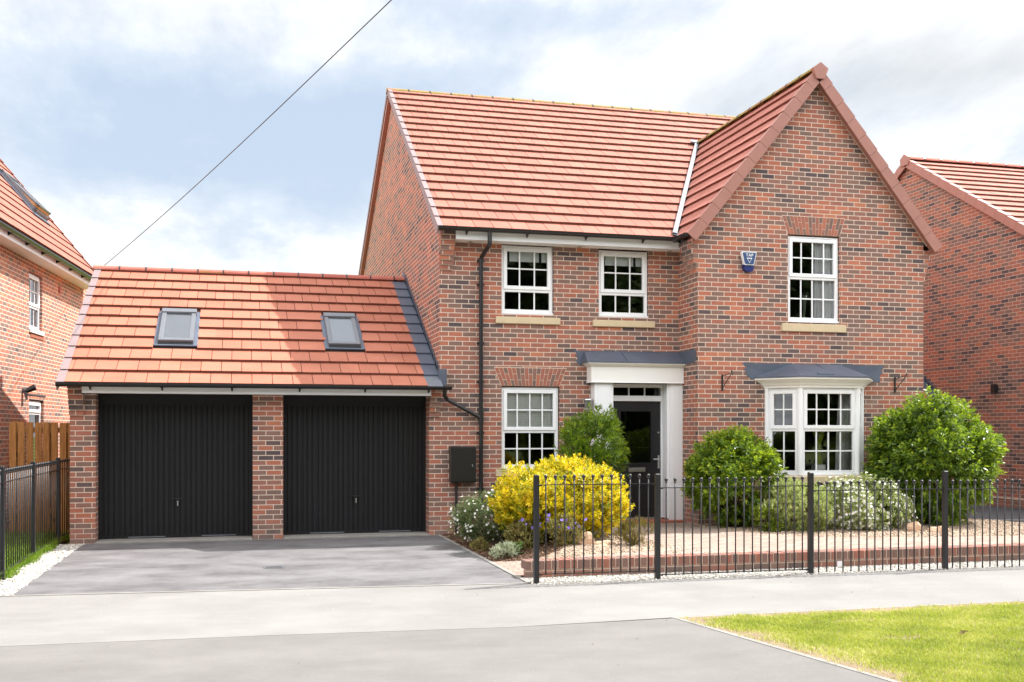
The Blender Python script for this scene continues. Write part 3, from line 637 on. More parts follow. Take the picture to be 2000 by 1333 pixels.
# rooms behind the glass
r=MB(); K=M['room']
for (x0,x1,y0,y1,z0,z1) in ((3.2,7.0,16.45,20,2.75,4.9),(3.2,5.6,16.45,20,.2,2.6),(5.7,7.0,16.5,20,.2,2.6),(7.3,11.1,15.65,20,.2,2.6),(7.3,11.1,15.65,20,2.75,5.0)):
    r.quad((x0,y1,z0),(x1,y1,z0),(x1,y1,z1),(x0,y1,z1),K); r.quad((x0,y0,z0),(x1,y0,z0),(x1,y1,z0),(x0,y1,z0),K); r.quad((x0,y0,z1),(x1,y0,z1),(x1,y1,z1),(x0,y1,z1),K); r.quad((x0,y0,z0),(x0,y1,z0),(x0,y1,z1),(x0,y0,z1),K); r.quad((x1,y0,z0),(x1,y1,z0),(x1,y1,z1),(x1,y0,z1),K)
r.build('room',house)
# --- things seen through the glass
def bl(name,x0,x1,y,z0,z1,label,cat,slat=False,tapes=()):
    b=MB()
    if slat:
        z=z0; 
        while z<z1: b.obox((x0,y,z),(x1-x0,0,0),(0,.010,.033),(0,.003,0),M['blind']); z+=.034
        for x in tapes: b.box(x-.016,x+.016,y-.006,y-.002,z0,z1,M['white'])
        b.box(x0,x1,y-.01,y+.03,z0-.03,z0-.008,M['white'])
    else:
        b.box(x0,x1,y,y+.012,z0,z1,M['blind'])
        for x in tapes: b.box(x-.02,x+.02,y-.008,y-.002,z0-.02,z1,M['dkfabric'])
    tag(b.build(name),label,cat)
bl('roller_blind',4.08,4.84,F+.125,4.40,4.62,'white roller blind rolled up behind the upper window next to the downpipe','blind',tapes=(4.16,4.70))
bl('roller_blind',5.73,6.49,F+.125,4.40,4.62,'white roller blind rolled up behind the upper window above the front door','blind',tapes=(5.80,6.34))
bl('venetian_blind',4.08,4.94,F+.118,1.68,2.33,'white slatted blind half lowered behind the ground floor window','blind',True,(4.14,4.48,4.85))
def curtain(x0,x1,y,z0,z1,label,fold=.03,flare=0.,m=None):
    vs=[];fs=[];n=36
    for j in range(5):
        z=z0+(z1-z0)*j/4; fl=flare*(1-j/4)
        for i in range(n+1):
            vs.append((x0-fl*(1-i/n)+(x1-x0)*i/n,y+fold*math.sin(i*1.25)+fold*.5*math.sin(i*.5+j),z))
    for j in range(4):
        for i in range(n): a=j*(n+1)+i; fs.append((a,a+1,a+n+2,a+n+1))
    b=MB(); b.add(vs,fs,m or M['curtain']); tag(b.build('curtain',smooth=True),label,'curtain')
curtain(9.20,9.60,WF+.145,3.45,4.9,'pale grey curtain drawn to one side in the gable window')
curtain(9.56,9.86,15.42,.95,2.35,'pale grey curtain hanging at the side of the bay window',flare=.06)
v=MB(); v.tube([(9.04,WF+.12,3.50),(9.04,WF+.12,3.53),(9.04,WF+.12,3.56),(9.04,WF+.12,3.90)],[.04,.015,.02,.055],M['skyglass'],14); v.tube([(9.04,WF+.12,3.55),(9.04,WF+.12,3.88)],[.014,.045],M['l_silver'],10); tag(v.build('glass_vase'),'tall tapering glass vase on the sill inside the gable window','vase')
v=MB(); v.box(8.98,9.17,15.17,15.30,.96,1.10,M['white']); pot=empty('flower_pot',(9.08,15.23,.96),'white pot of tall green stemmed flowers standing inside the bay window','flower pot')
v.build('pot',pot,bevel=.006); v=MB()
for i in range(16):
    a=random.uniform(-.07,.07); b=random.uniform(-.09,.09); v.tube([(9.08+a,15.23,1.09),(9.08-a*.2,15.23+b*.3,1.35),(9.08+b*1.2,15.23,1.66+random.uniform(-.06,.05))],.008,M['l_laurel2'],5,r=random.uniform(.7,1))
v.build('stem',pot); v=MB()
for i in range(9): v.ball((9.08+random.uniform(-.1,.1),15.23,1.69+random.uniform(-.04,.04)),.03,M['petal_w'],(1,1,1.3))
v.build('blossom',pot)
# ------------------------------------------------------------------ fixtures on the walls
mc=empty('meter_cabinet',(3.37,16.2,0),'black meter cabinet on the brick wall right of the garage','cabinet')
b=MB(); b.box(3.16,3.575,16.16,F,.83,1.405,M['black']); b.build('cabinet_box',mc,bevel=.012); b=MB(); b.box(3.19,3.555,16.145,16.16,.845,1.385,M['black']); b.box(3.50,3.52,16.135,16.145,1.08,1.12,M['greymetal']); b.build('cabinet_door',mc,bevel=.008)
b=MB(); b.tube([(3.27,16.25,.83),(3.27,16.25,.0)],.022,M['black'],8); b.build('cable_conduit',mc)
ab=empty('alarm_box',(7.93,15.45,4.4),'blue and white alarm bell box lettered TAP on the gable wall','alarm box')
def shield(mb,k,y,m,cx=7.93,cz=4.435,th=.01):
    p=[(-.135,.105),(-.125,.115),(.125,.115),(.135,.105),(.092,-.088),(.072,-.105),(-.072,-.105),(-.092,-.088)]
    vs=[(cx+a*k,y,cz+b*k) for a,b in p]+[(cx+a*k,y+th,cz+b*k) for a,b in p]; n=len(p)
    mb.add(vs,[tuple(range(n)),tuple(range(n,2*n))[::-1]]+[(i,n+i,n+(i+1)%n,(i+1)%n) for i in range(n)],m)
b=MB(); p=[(-.10,.06),(.11,.06),(.085,-.16),(.05,-.19),(-.03,-.19),(-.07,-.16)]; n=6
b.add([(7.93+x,15.43,4.42+z) for x,z in p]+[(7.93+x,WF,4.42+z) for x,z in p],[tuple(range(n))]+[(i,n+i,n+(i+1)%n,(i+1)%n) for i in range(n)],M['blue']); b.build('alarm_base',ab)
b=MB(); shield(b,.98,15.41,M['white'],th=.06); b.build('alarm_cover',ab); b=MB(); shield(b,.86,15.402,M['navy'],cz=4.435); 
b.build('alarm_panel',ab)
def tri(cx,cz,s,y,m,mb): mb.add([(cx-s,y,cz+s*.75),(cx+s,y,cz+s*.75),(cx,y,cz-s*.95)],[(0,1,2)],m)
b=MB(); tri(7.93,4.410,.050,15.3995,M['white'],b); tri(7.93,4.408,.034,15.397,M['navy'],b); b.build('alarm_emblem',ab)
cu=bpy.data.curves.new('lettering','FONT'); cu.body='TAP'; cu.size=.068; cu.align_x='CENTER'; cu.extrude=.001; cu.offset=.0008; cu.space_character=1.15
to=bpy.data.objects.new('tmp',cu); C.objects.link(to); bpy.context.view_layer.update()
me=bpy.data.meshes.new_from_object(to.evaluated_get(bpy.context.evaluated_depsgraph_get())); bpy.data.objects.remove(to)
me.materials.clear(); me.materials.append(M['white']); lo=bpy.data.objects.new('lettering',me); C.objects.link(lo); lo.parent=ab; lo.location=V((7.93,15.399,4.468))-ab.location; lo.rotation_euler=(R(90),0,0)
for (x,wd) in ((7.50,'left of'),(10.68,'right of')):
    h=empty('hanging_basket_bracket',(x,WF,2.3),f'black iron hanging basket bracket on the wall {wd} the bay window','bracket','hanging basket brackets beside the bay window')
    b=MB(); b.box(x-.012,x+.012,WF-.018,WF,2.30,2.56,M['rail']); b.build('back_plate',h)
    b=MB(); b.tube([(x,WF-.01,2.53),(x+.02,WF-.30,2.575)],.007,M['rail'],6); b.tube([(x,WF-.01,2.33),(x+.02,WF-.29,2.565)],.007,M['rail'],6); b.build('arm',h)
    b=MB(); b.tube([(x+.02,WF-.28,2.57),(x+.02,WF-.33,2.585),(x+.02,WF-.345,2.56),(x+.02,WF-.325,2.535)],.006,M['rail'],6); b.ball((x+.02,WF-.30,2.60),.014,M['rail']); b.build('hook',h)
wl=empty('wall_lantern',(5.46,16.1,2.0),'steel wall lantern beside the white portico above the bush','lantern')
b=MB(); b.box(5.40,5.46,F-.02,F,1.78,1.95,M['steel']); b.tube([(5.43,F-.01,1.84),(5.43,16.16,1.84),(5.43,16.16,1.99)],.012,M['steel'],8); b.build('bracket',wl)
b=MB(); b.tube([(5.43,16.16,1.99),(5.43,16.16,2.02)],.06,M['steel'],16); b.tube([(5.43,16.16,2.02),(5.43,16.16,2.15)],.045,M['curtain'],16); b.tube([(5.43,16.16,2.15),(5.43,16.16,2.165),(5.43,16.16,2.19)],[.085,.08,.03],M['steel'],16); b.build('lamp_head',wl)
b=MB(); b.tube([(5.43,16.16,2.021),(5.43,16.16,2.149)],.055,M['skyglass'],16,cap=False); b.build('lamp_glass',wl)
# ================================================================== RIGHT NEIGHBOUR
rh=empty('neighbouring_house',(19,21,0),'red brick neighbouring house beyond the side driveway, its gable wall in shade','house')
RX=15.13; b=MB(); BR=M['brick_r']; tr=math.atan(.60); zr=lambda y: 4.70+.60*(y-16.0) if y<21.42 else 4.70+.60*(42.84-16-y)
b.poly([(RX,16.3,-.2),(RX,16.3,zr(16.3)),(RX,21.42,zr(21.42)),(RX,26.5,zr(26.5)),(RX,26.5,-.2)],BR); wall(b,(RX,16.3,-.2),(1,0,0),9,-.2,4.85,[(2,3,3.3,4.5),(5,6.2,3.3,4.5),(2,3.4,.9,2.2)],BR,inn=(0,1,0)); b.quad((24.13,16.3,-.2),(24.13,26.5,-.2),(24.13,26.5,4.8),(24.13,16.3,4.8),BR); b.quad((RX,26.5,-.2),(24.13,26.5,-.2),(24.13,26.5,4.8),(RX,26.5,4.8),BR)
b.box(RX-.012,RX+.01,16.3,26.5,.26,.29,M['mortar']); b.obox((RX-.006,16.1,4.64),(0,5.3,3.18),(0,0,.014),(.01,0,0),M['mortar']); b.build('wall',rh)
b=MB(); s=(0,math.cos(tr),math.sin(tr)); n=(0,-math.sin(tr),math.cos(tr)); LR=5.42/math.cos(tr); tiles(b,(15.06,16.0,4.74),(1,0,0),s,n,9.2,LR,.35,.30,M['tile_main']); tiles(b,(15.06,26.84,4.74),(1,0,0),(0,-s[1],s[2]),(0,s[1]*0+math.sin(tr),math.cos(tr)),9.2,LR,.6,.6,M['tile_main']); ro=b.build('roof',rh)
b=MB(); ridge(b,(15.02,21.42,8.06),(24.3,21.42,8.06),M['ridge_red'],dark=M['black']); b.add([(15.0,21.42+a,8.0+c) for a,c in ((-.14,-.13),(.14,-.13),(.16,.04),(0,.14),(-.16,.04))]+[(15.06,21.42+a,8.0+c) for a,c in ((-.14,-.13),(.14,-.13),(.16,.04),(0,.14),(-.16,.04))],[(0,1,2,3,4),(0,5,6,1),(1,6,7,2),(2,7,8,3),(3,8,9,4),(4,9,5,0)],M['verge_brown']); b.build('ridge_tile',ro)
b=MB(); verge(b,(15.06,16.0,4.74),s,n,(-1,0,0),LR-.05,.35,M['verge_brown'],side=.13,top=.09,lip=.03); verge(b,(15.06,26.84,4.74),(0,-s[1],s[2]),(0,math.sin(tr),math.cos(tr)),(-1,0,0),LR-.05,.35,M['verge_brown'],side=.13,lip=.03); b.build('verge_tile',ro)
for (a,w_,z0,z1) in ((2,1,3.3,4.5),(5,1.2,3.3,4.5),(2,1.4,.9,2.2)): window(rh,(RX+a,F+.05,z0+.02),(1,0,0),(0,-1,0),w_,z0+.02,z1-.01,(z0+z1)/2,3,2,2,sill=(-.1,w_+.1,z0-.12,z0-.01,STN))
gutter(rh,(15.06,15.98,4.77),(24.2,15.98,4.77)); b=MB(); b.box(15.2,24.1,16.05,16.07,4.6,4.76,Ww); b.box(15.2,24.1,16.07,16.3,4.6,4.61,Ww); b.build('fascia',rh)
sp=empty('wall_spotlight',(RX-.06,18.45,2.5),'small dark box shaped light on the red brick wall beyond the side drive','wall light')
b=MB(); b.box(RX-.13,RX-.03,18.40,18.50,2.44,2.62,M['black']); b.build('lamp_body',sp,bevel=.006); b=MB(); b.box(RX-.03,RX,18.425,18.475,2.48,2.58,M['black']); b.build('mount',sp)
# garage set back between the two houses
gb=empty('rear_garage',(13.2,22.5,0),'set back brick garage at the end of the side drive, mostly behind the bush','garage')
b=MB(); wall(b,(11.26,20.75,-.1),(1,0,0),3.85,-.1,2.35,[(.5,2.9,-.1,2.1,.2)],BR,inn=(0,1,0)); b.build('wall',gb)
b=MB(); ta=math.atan(.78); tiles(b,(11.25,20.30,2.33),(1,0,0),(0,math.cos(ta),math.sin(ta)),(0,-math.sin(ta),math.cos(ta)),3.86,3.6,.35,.30,M['tile_gar']); b.build('roof',gb)
b=MB(); 
for k in range(26):
    zz=2.34+k*.085; y=20.30+(zz-2.33)/.78; b.poly([(15.118,y-.10,zz),(15.118,y+.30,zz+.02),(15.118,y+.02,zz+.15),(15.118,y-.10,zz+.15)],M['lead'])
b.obox((14.95,20.26,2.36),(.16,0,0),(0,2.75,2.14),(0,0,.02),M['lead']); b.build('lead_flashing',gb)
b=MB(); b.box(11.77,14.15,20.90,20.94,-.05,2.1,M['gdoor']); b.build('garage_door',gb)
# ================================================================== LEFT NEIGHBOUR (turned a few degrees)
dv=V((.09376,.99559,0)); av=V((.99559,-.09376,0)); LO=V((-4.02,19.8,0))
def L(x,y,z=0): return LO+av*x+dv*y+V((0,0,z))
lh=empty('neighbouring_house',tuple(L(-3.5,0)),'sunlit brick house beyond the timber fence with steep roof and open rooflight','house')
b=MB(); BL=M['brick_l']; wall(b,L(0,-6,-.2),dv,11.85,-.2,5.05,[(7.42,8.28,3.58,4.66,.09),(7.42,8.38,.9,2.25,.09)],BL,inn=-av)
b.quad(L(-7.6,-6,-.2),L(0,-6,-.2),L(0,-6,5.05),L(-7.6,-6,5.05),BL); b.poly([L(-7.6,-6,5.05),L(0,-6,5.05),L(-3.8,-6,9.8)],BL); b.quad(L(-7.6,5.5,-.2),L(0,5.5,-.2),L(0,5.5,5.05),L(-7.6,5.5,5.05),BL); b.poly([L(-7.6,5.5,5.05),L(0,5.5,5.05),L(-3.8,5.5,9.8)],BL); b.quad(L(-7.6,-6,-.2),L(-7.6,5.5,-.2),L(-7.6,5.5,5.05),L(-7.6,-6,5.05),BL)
lw=b.build('wall',lh)
la=math.atan(1.22); s=-av*math.cos(la)+V((0,0,math.sin(la))); n=av*math.sin(la)+V((0,0,math.cos(la))); LL=4.2/math.cos(la)
b=MB(); tiles(b,L(.40,-6.3,5.03),dv,s,n,11.75,LL,.335,.30,M['tile_main'],thick=.03); b.obox(L(-8.0,-6.3,5.03),dv*11.75,av*4.2+V((0,0,5.12)),(0,0,.04),M['tile_main']); lr=b.build('roof',lh)
b=MB(); verge(b,L(.40,5.45,5.03),s,n,dv,LL,.335,M['verge_brown'],side=.08,top=.05); b.build('verge_tile',lr)
b=MB(); b.obox(L(.29,-6.2,4.85),dv*11.75,av*.018,(0,0,.17),Ww); b.obox(L(0.003,-6.2,4.85),dv*11.75,av*.287,(0,0,.01),Wc); b.build('fascia',lh)
gutter(lh,L(.375,-6.2,5.0),L(.375,5.43,5.0),rad=.06,out=tuple(av))
window(lh,L(-.05,1.44,3.60),dv,av,.82,3.60,4.64,4.02,3,2,1,sill=(-.03,.87,3.50,3.575,M['white']))
window(lh,L(-.05,1.44,.93),dv,av,.90,.93,2.23,1.99,1,1,1,sill=(-.03,.95,.83,.90,M['white']))
b=MB(); b.obox(L(-.6,1.2,.5),dv*1.4,av*.01,(0,0,4.4),M['curtain']); b.obox(L(-2.5,-5.5,.0),dv*10,av*.02,(0,0,5.0),M['room']); b.build('room',lh)
b=MB(); b.obox(L(.0,1.5,3.42),dv*.85,av*.012,(0,0,.075),M['bsolid'],.8); b.build('brick_sill',lh); b=MB(); b.obox(L(.0,1.3,2.32),dv*1.2,av*.010,(0,0,.03),M['black']); b.build('lintel_edge',lh); b=MB(); b.obox(L(.0,3.45,4.50),dv*.09,av*.03,(0,0,.14),M['ridge_red']); b.build('wall_vent',lh)
sp=empty('wall_spotlight',tuple(L(0,1.0,2.4)),'grey sensor spotlight on the sunlit brick wall above the timber fence','wall light')
b=MB(); b.tube([L(0,1.02,2.40),L(.06,1.02,2.40)],.05,M['greymetal'],10); b.build('mount',sp); b=MB(); b.tube([L(.06,1.02,2.38),L(.2,1.08,2.46)],[.045,.06],M['black'],10); b.tube([L(.05,1.0,2.36),L(.08,1.0,2.22)],[.03,.02],M['greymetal'],8); b.build('lamp_head',sp)
# open rooflight
c0=1.40; c1=2.45; y0,y1=3.35,4.30
T=lambda y,ss,nn: L(.40,y,5.03)+s*ss+n*nn
b=MB(); b.obox(T(y0-.1,c0-.1,.03),dv*(y1-y0+.2),s*(c1-c0+.2),n*.02,M['lead'])
for q in ((y0,y0+.06,c0,c1),(y1-.06,y1,c0,c1),(y0,y1,c0,c0+.06),(y0,y1,c1-.06,c1)): b.obox(T(q[0],q[2],.05),dv*(q[1]-q[0]),s*(q[3]-q[2]),n*.07,M['greymetal'])
ow=b.build('open_rooflight',lh); b=MB(); cm=(c0+c1)/2+.18; ph=R(7); s2=s*math.cos(ph)-n*math.sin(ph); n2=n*math.cos(ph)+s*math.sin(ph)
Q=lambda y,ss,nn: T(y,cm,.10)+s2*ss+n2*nn
for q in ((y0+.04,y0+.11,-.66,.42),(y1-.11,y1-.04,-.66,.42),(y0+.04,y1-.04,-.66,-.58),(y0+.04,y1-.04,.34,.42)): b.obox(Q(q[0],q[2],-.0),dv*(q[1]-q[0]),s2*(q[3]-q[2]),n2*.04,M['greymetal']); b.obox(Q(q[0]+.004,q[2]+.004,-.05),dv*(q[1]-q[0]-.008),s2*(q[3]-q[2]-.008),n2*.048,M['open_timber'])
so=b.build('sash',ow); b=MB(); b.obox(Q(y0+.1,-.60,.01),dv*(y1-y0-.2),s2*.96,n2*.01,M['skyglass']); b.build('glass',ow)
# ------------------------------------------------------------------ overhead cable
cb=MB(); A=L(.03,5.25,4.93); Bp=V((6.3,10.6,8.35)); pts=[]
D_=V((1.65,11.97,6.60))-A
for k in range(25):
    f=k/24*1.6; p=A+D_*f; p.z-= .10*math.sin(math.pi*min(f,1)) ; pts.append(p)
cb.tube(pts,.0065,M['rail'],6)
tag(cb.build('overhead_cable'),'thin black cable running up across the sky from the left house','cable')
eb=MB(); eb.tube([L(0,5.25,4.93),L(.06,5.25,4.93)],.015,M['steel'],8); eb.ball(L(.06,5.25,4.93),.035,M['steel']); tag(eb.build('cable_hook'),'small metal hook under the left eaves holding the overhead cable','hook')
# ================================================================== GROUND
def sheet(name,pts,z,m,kind='structure',th=.0):
    b=MB(); b.poly([(p[0],p[1],p[2] if len(p)>2 else z) for p in pts],m); return tag(b.build(name),kind=kind)
sheet('ground',[(-300,-300),(300,-300),(300,300),(-300,300)],-.06,M['turf'])
sheet('road',[(-60,-7),(60,-7),(60,2.6),(-60,2.6)],-.03,M['road'])
def dbl(name,pts,m,z=0.,dip=.05):
    b=MB(); P=[V((p[0],p[1],z)) for p in pts]; Q=[p-V((0,0,dip)) for p in P]; n=len(P)
    b.add(P+Q,[tuple(range(n))]+[(i,n+i,n+(i+1)%n,(i+1)%n) for i in range(n)],m); return tag(b.build(name),kind='structure')
dbl('driveway',[(-2.24,11.34),(2.965,10.90),(2.965,16.62),(-2.24,16.62)],M['drive'],.001)
dbl('driveway_edging',[(2.966,10.88),(3.015,10.88),(3.015,16.28),(2.966,16.28)],M['kerb'],.012)
dbl('driveway_edging',[(-2.40,11.305),(2.966,10.85),(2.966,10.898),(-2.24,11.338),(-2.40,11.35)],M['kerb'],.006)
dbl('pavement',[(-40,11.9),(-40,9.5),(-1.8,8.69),(.1,8.63),(2.18,8.48),(3.64,8.56),(40,8.56),(40,10.72),(3.04,10.72),(2.966,10.848),(-2.40,11.303)],M['pave'],.0)
dbl('crossing',[(-9,8.95),(-9,2.6),(4.9,2.6),(4.11,5.99),(3.66,8.53),(2.18,8.478),(.1,8.628),(-1.8,8.688)],M['cross'],-.0015)
dbl('verge_edging',[(3.662,8.535),(4.112,5.99),(4.90,2.6),(4.95,2.6),(4.16,6.0),(3.715,8.53),(40,8.53),(40,8.558),(3.64,8.558)],M['kerb'],.003)
dbl('verge_soil',[(3.717,8.528),(4.162,6.0),(4.952,2.6),(40,2.6),(40,8.528)],M['soil'],.002)
dbl('gravel_strip_base',[(-2.62,11.37),(-2.242,11.345),(-2.242,16.3),(-2.62,16.3)],M['wgravbase'],-.012)
dbl('gravel_strip_base',[(3.02,10.722),(40,10.722),(40,11.26),(3.02,11.26)],M['wgravbase'],-.012)
dbl('lawn_base',[(-14,11.3),(-2.622,11.3),(-2.622,17.6),(-4.2,17.6),(-14,17.6)],M['soil'],-.004)
dbl('side_drive',[(11.25,15.0),(12.05,15.45),(12.6,12.5),(13,11.4),(40,11.4),(40,16.2),(15.12,16.2),(15.12,21),(11.25,21)],M['drive_r'],.09)
b=MB()
for (p,q) in (((11.25,15.25),(12.02,15.70)),((12.02,15.70),(12.62,12.5)),((12.62,12.5),(13.02,11.4)),((12.4,15.6),(15.1,14.9))):
    p=V((*p,.07));q=V((*q,.07)); t=(q-p).normalized(); b.obox(p,q-p,V((t.y,-t.x,0))*.055,(0,0,.04),M['kerb'])
tag(b.build('side_drive_edging'),kind='structure')
# garden surface: rises from the driveway edge
def sst(t): t=min(1,max(0,t)); return t*t*(3-2*t)
def gz(x,y): 
    return .012+.158*sst((x-3.02)/1.15)-.03*sst((y-14.5)/1.5)*sst((x-3.4)/1.)
def inside(x,y,poly):
    c=False; j=len(poly)-1
    for i in range(len(poly)):
        xi,yi=poly[i]; xj,yj=poly[j]
        if (yi>y)!=(yj>y) and x<(xj-xi)*(y-yi)/(yj-yi)+xi: c=not c
        j=i
    return c
MUL=[(3.015,16.4),(3.015,12.75),(3.25,12.55),(3.55,12.38),(3.85,12.55),(4.1,12.95),(4.35,13.1),(4.6,13.6),(4.7,14.4),(5.3,15.2),(5.4,16.4)]
GL=[(3.40,12.42),(3.50,12.02),(4.2,11.84),(4.9,12.0),(5.25,12.5),(5.35,13.3),(5.5,14.4),(5.55,15.8),(5.4,16.4),(5.3,15.2),(4.7,14.4),(4.6,13.6),(4.35,13.1),(4.1,12.95),(3.85,12.55),(3.55,12.38)]
GR_=[(6.75,15.6),(6.85,14.7),(7.15,13.6),(7.8,13.05),(8.7,12.75),(9.7,12.55),(10.6,12.5),(11.3,12.75),(12.2,13.2),(12.0,15.4),(11.24,15.2),(11.24,15.6)]
reg={'garden_paving':[M['paver'],'structure'],'bark_mulch_bed':[M['mulchbase'],'structure'],'garden_gravel_bed':[M['gravbase'],'structure']}
cells={k:([],[],{}) for k in reg}; st=.07; nx=int((13.2-3.015)/st)+1; ny=int((16.4-11.36)/st)+1
for i in range(nx):
    for j in range(ny):
        x=3.015+i*st; y=11.36+j*st; xc=x+st/2+.05*math.sin(y*9); yc=y+st/2+.05*math.sin(x*8)
        if x+st>12.55-.2*(y-12.5) and y>12.6: continue
        if x+st>12.9: continue
        k='bark_mulch_bed' if inside(xc,yc,MUL) else 'garden_gravel_bed' if inside(xc,yc,GL) or inside(xc,yc,GR_) else 'garden_paving'
        vs,fs,ix=cells[k]; f=[]
        for (a,c) in ((i,j),(i+1,j),(i+1,j+1),(i,j+1)):
            if (a,c) not in ix:
                ix[(a,c)]=len(vs); X=3.015+a*st; Y=11.36+c*st; vs.append((X,Y,gz(X,Y)))
            f.append(ix[(a,c)])
        fs.append(tuple(f))
for k,(vs,fs,ix) in cells.items():
    b=MB(); b.add(vs,fs,reg[k][0],.5); tag(b.build(k,smooth=True),kind=reg[k][1])
# low brick retaining wall with a header course on top
lw_=empty('low_brick_wall',(8,11.3,0),'low red brick retaining wall edging the paved garden behind the black railings','wall')
b=MB(); b.box(3.06,14.5,11.262,11.36,-.05,.088,M['brick_hdr'] if False else B_); b.build('wall_course',lw_)
b=MB(); x=3.055; 
while x<14.5:
    w=.0655; zt=.192+random.uniform(-.002,.003); b.box(x,x+w,11.250+random.uniform(-.003,.003),11.464,.094,zt,M['bsolid'],random.choice([random.uniform(.14,.4),random.uniform(.3,.5),random.uniform(.42,.62)])); x+=.0765
b.box(3.058,14.5,11.2585,11.455,.0885,.186,M['mortar']); b.build('coping_brick',lw_,bevel=.004)
vt=MB(); vt.box(6.95,7.03,11.235,11.25,.0,.07,M['curtain']); tag(vt.build('vent_cover'),'small grey vent cover at the foot of the low brick wall','vent')
dc=MB(); x0,y0=.24,12.80; dc.box(x0,x0+.24,y0,y0+.20,.0,.006,M['greymetal'])
for k in range(7): dc.box(x0+.03+k*.027,x0+.043+k*.027,y0+.05,y0+.15,.006,.009,M['black'])
tag(dc.build('drain_grate'),'small dark drain grate set in the middle of the driveway','drain')
# ------------------------------------------------------------------ railings
def railing(name,posts,zb,label,offs=None,bar=.105,topz=1.165,railz=1.06,lowz=.095,group=None,pw=.055,drops=None,ball=.021,br=.0082):
    e=empty(name,(posts[0][0],posts[0][1],0),label,'railings')
    for (x,y) in posts:
        b=MB(); b.box(x-pw/2,x+pw/2,y-pw/2,y+pw/2,-.05,topz+zb,M['rail']); b.box(x-pw/2+.004,x+pw/2-.004,y-pw/2+.004,y+pw/2-.004,topz+zb,topz+zb+.006,M['rail']); b.build('post',e,bevel=.004)
    for k,(p,q) in enumerate(zip(posts,posts[1:])):
        dz=(drops[k] if drops else 0); P=V((*p,0));Q=V((*q,0)); t=(Q-P).normalized(); L_=(Q-P).length; a=P+t*(pw/2+.002); s=V((t.y,-t.x,0))
        for z in (railz+dz,lowz+dz):
            b=MB(); b.obox(a-s*.015+V((0,0,z-.004)),t*(L_-pw-.004),s*.03,(0,0,.009),M['rail'])
            for c_ in (a,a+t*(L_-pw-.034)): b.obox(c_-s*.02+V((0,0,z-.012)),t*.030,s*.04,(0,0,.010),M['rail'])
            b.build('rail',e)
        nb=max(1,round(L_/bar)-1)
        me=None
        for i in range(nb):
            c=P+t*(L_*(i+1)/(nb+1))
            if me is None:
                b=MB(); b.tube([c+V((0,0,lowz+dz-.01)),c+V((0,0,topz+dz-.045))],br,M['rail'],8); b.ball(c+V((0,0,topz+dz-.015)),ball,M['rail']); b.tube([c+V((0,0,topz+dz-.055)),c+V((0,0,topz+dz-.03))],[br*1.2,br*1.7],M['rail'],8)
                me=b.build('baluster',e,smooth=True); base=c; l0=me.location.copy()
            else:
                bo=me.copy(); C.objects.link(bo); bo.parent=e; bo.location=l0+c-base
    return e
fy=10.83
railing('metal_railing',[(3.07,10.875),(4.455,fy),(6.35,fy),(8.10,fy-.06),(9.95,fy-.1),(11.85,fy-.14)],0,'black ball topped railings along the pavement in front of the garden',drops=[0,-.047,-.105,-.108,-.11])
railing('metal_railing',[(-2.50,10.9),(-2.57,12.62-.1),(-2.61,14.5),(-2.62,16.43),(-2.56,17.4)],.03,'black ball topped railings beside the lawn at the left edge of the driveway',bar=.135,topz=1.22,railz=1.08,lowz=.09,br=.0072)
# timber fence
tf=empty('timber_fence',(-3.0,17.6,0),'brown timber board fence between the left house and the garage','fence')
b=MB(); 
for z in (.35,1.0,1.62): b.box(-3.50,-2.46,17.585,17.625,z,z+.085,M['timber'])
b.build('fence_rail',tf)
b=MB(); x=-3.50; k=0
while x<-2.45: b.box(x,x+.098,17.563,17.583,.04,1.78+random.uniform(-.008,.008),M['timber']); x+=.122 if k!=3 else .112; k+=1
b.build('front_board',tf,bevel=.003)
b=MB(); x=-3.515; k=0
while x<-2.5: b.box(x,x+.062,17.626,17.645,.04,1.775,M['timber']); x+=.27; k+=1
b.build('back_board',tf)
b=MB(); b.box(-3.47,-3.38,17.626,17.71,0,1.80,M['timber']); b.build('fence_post',tf)
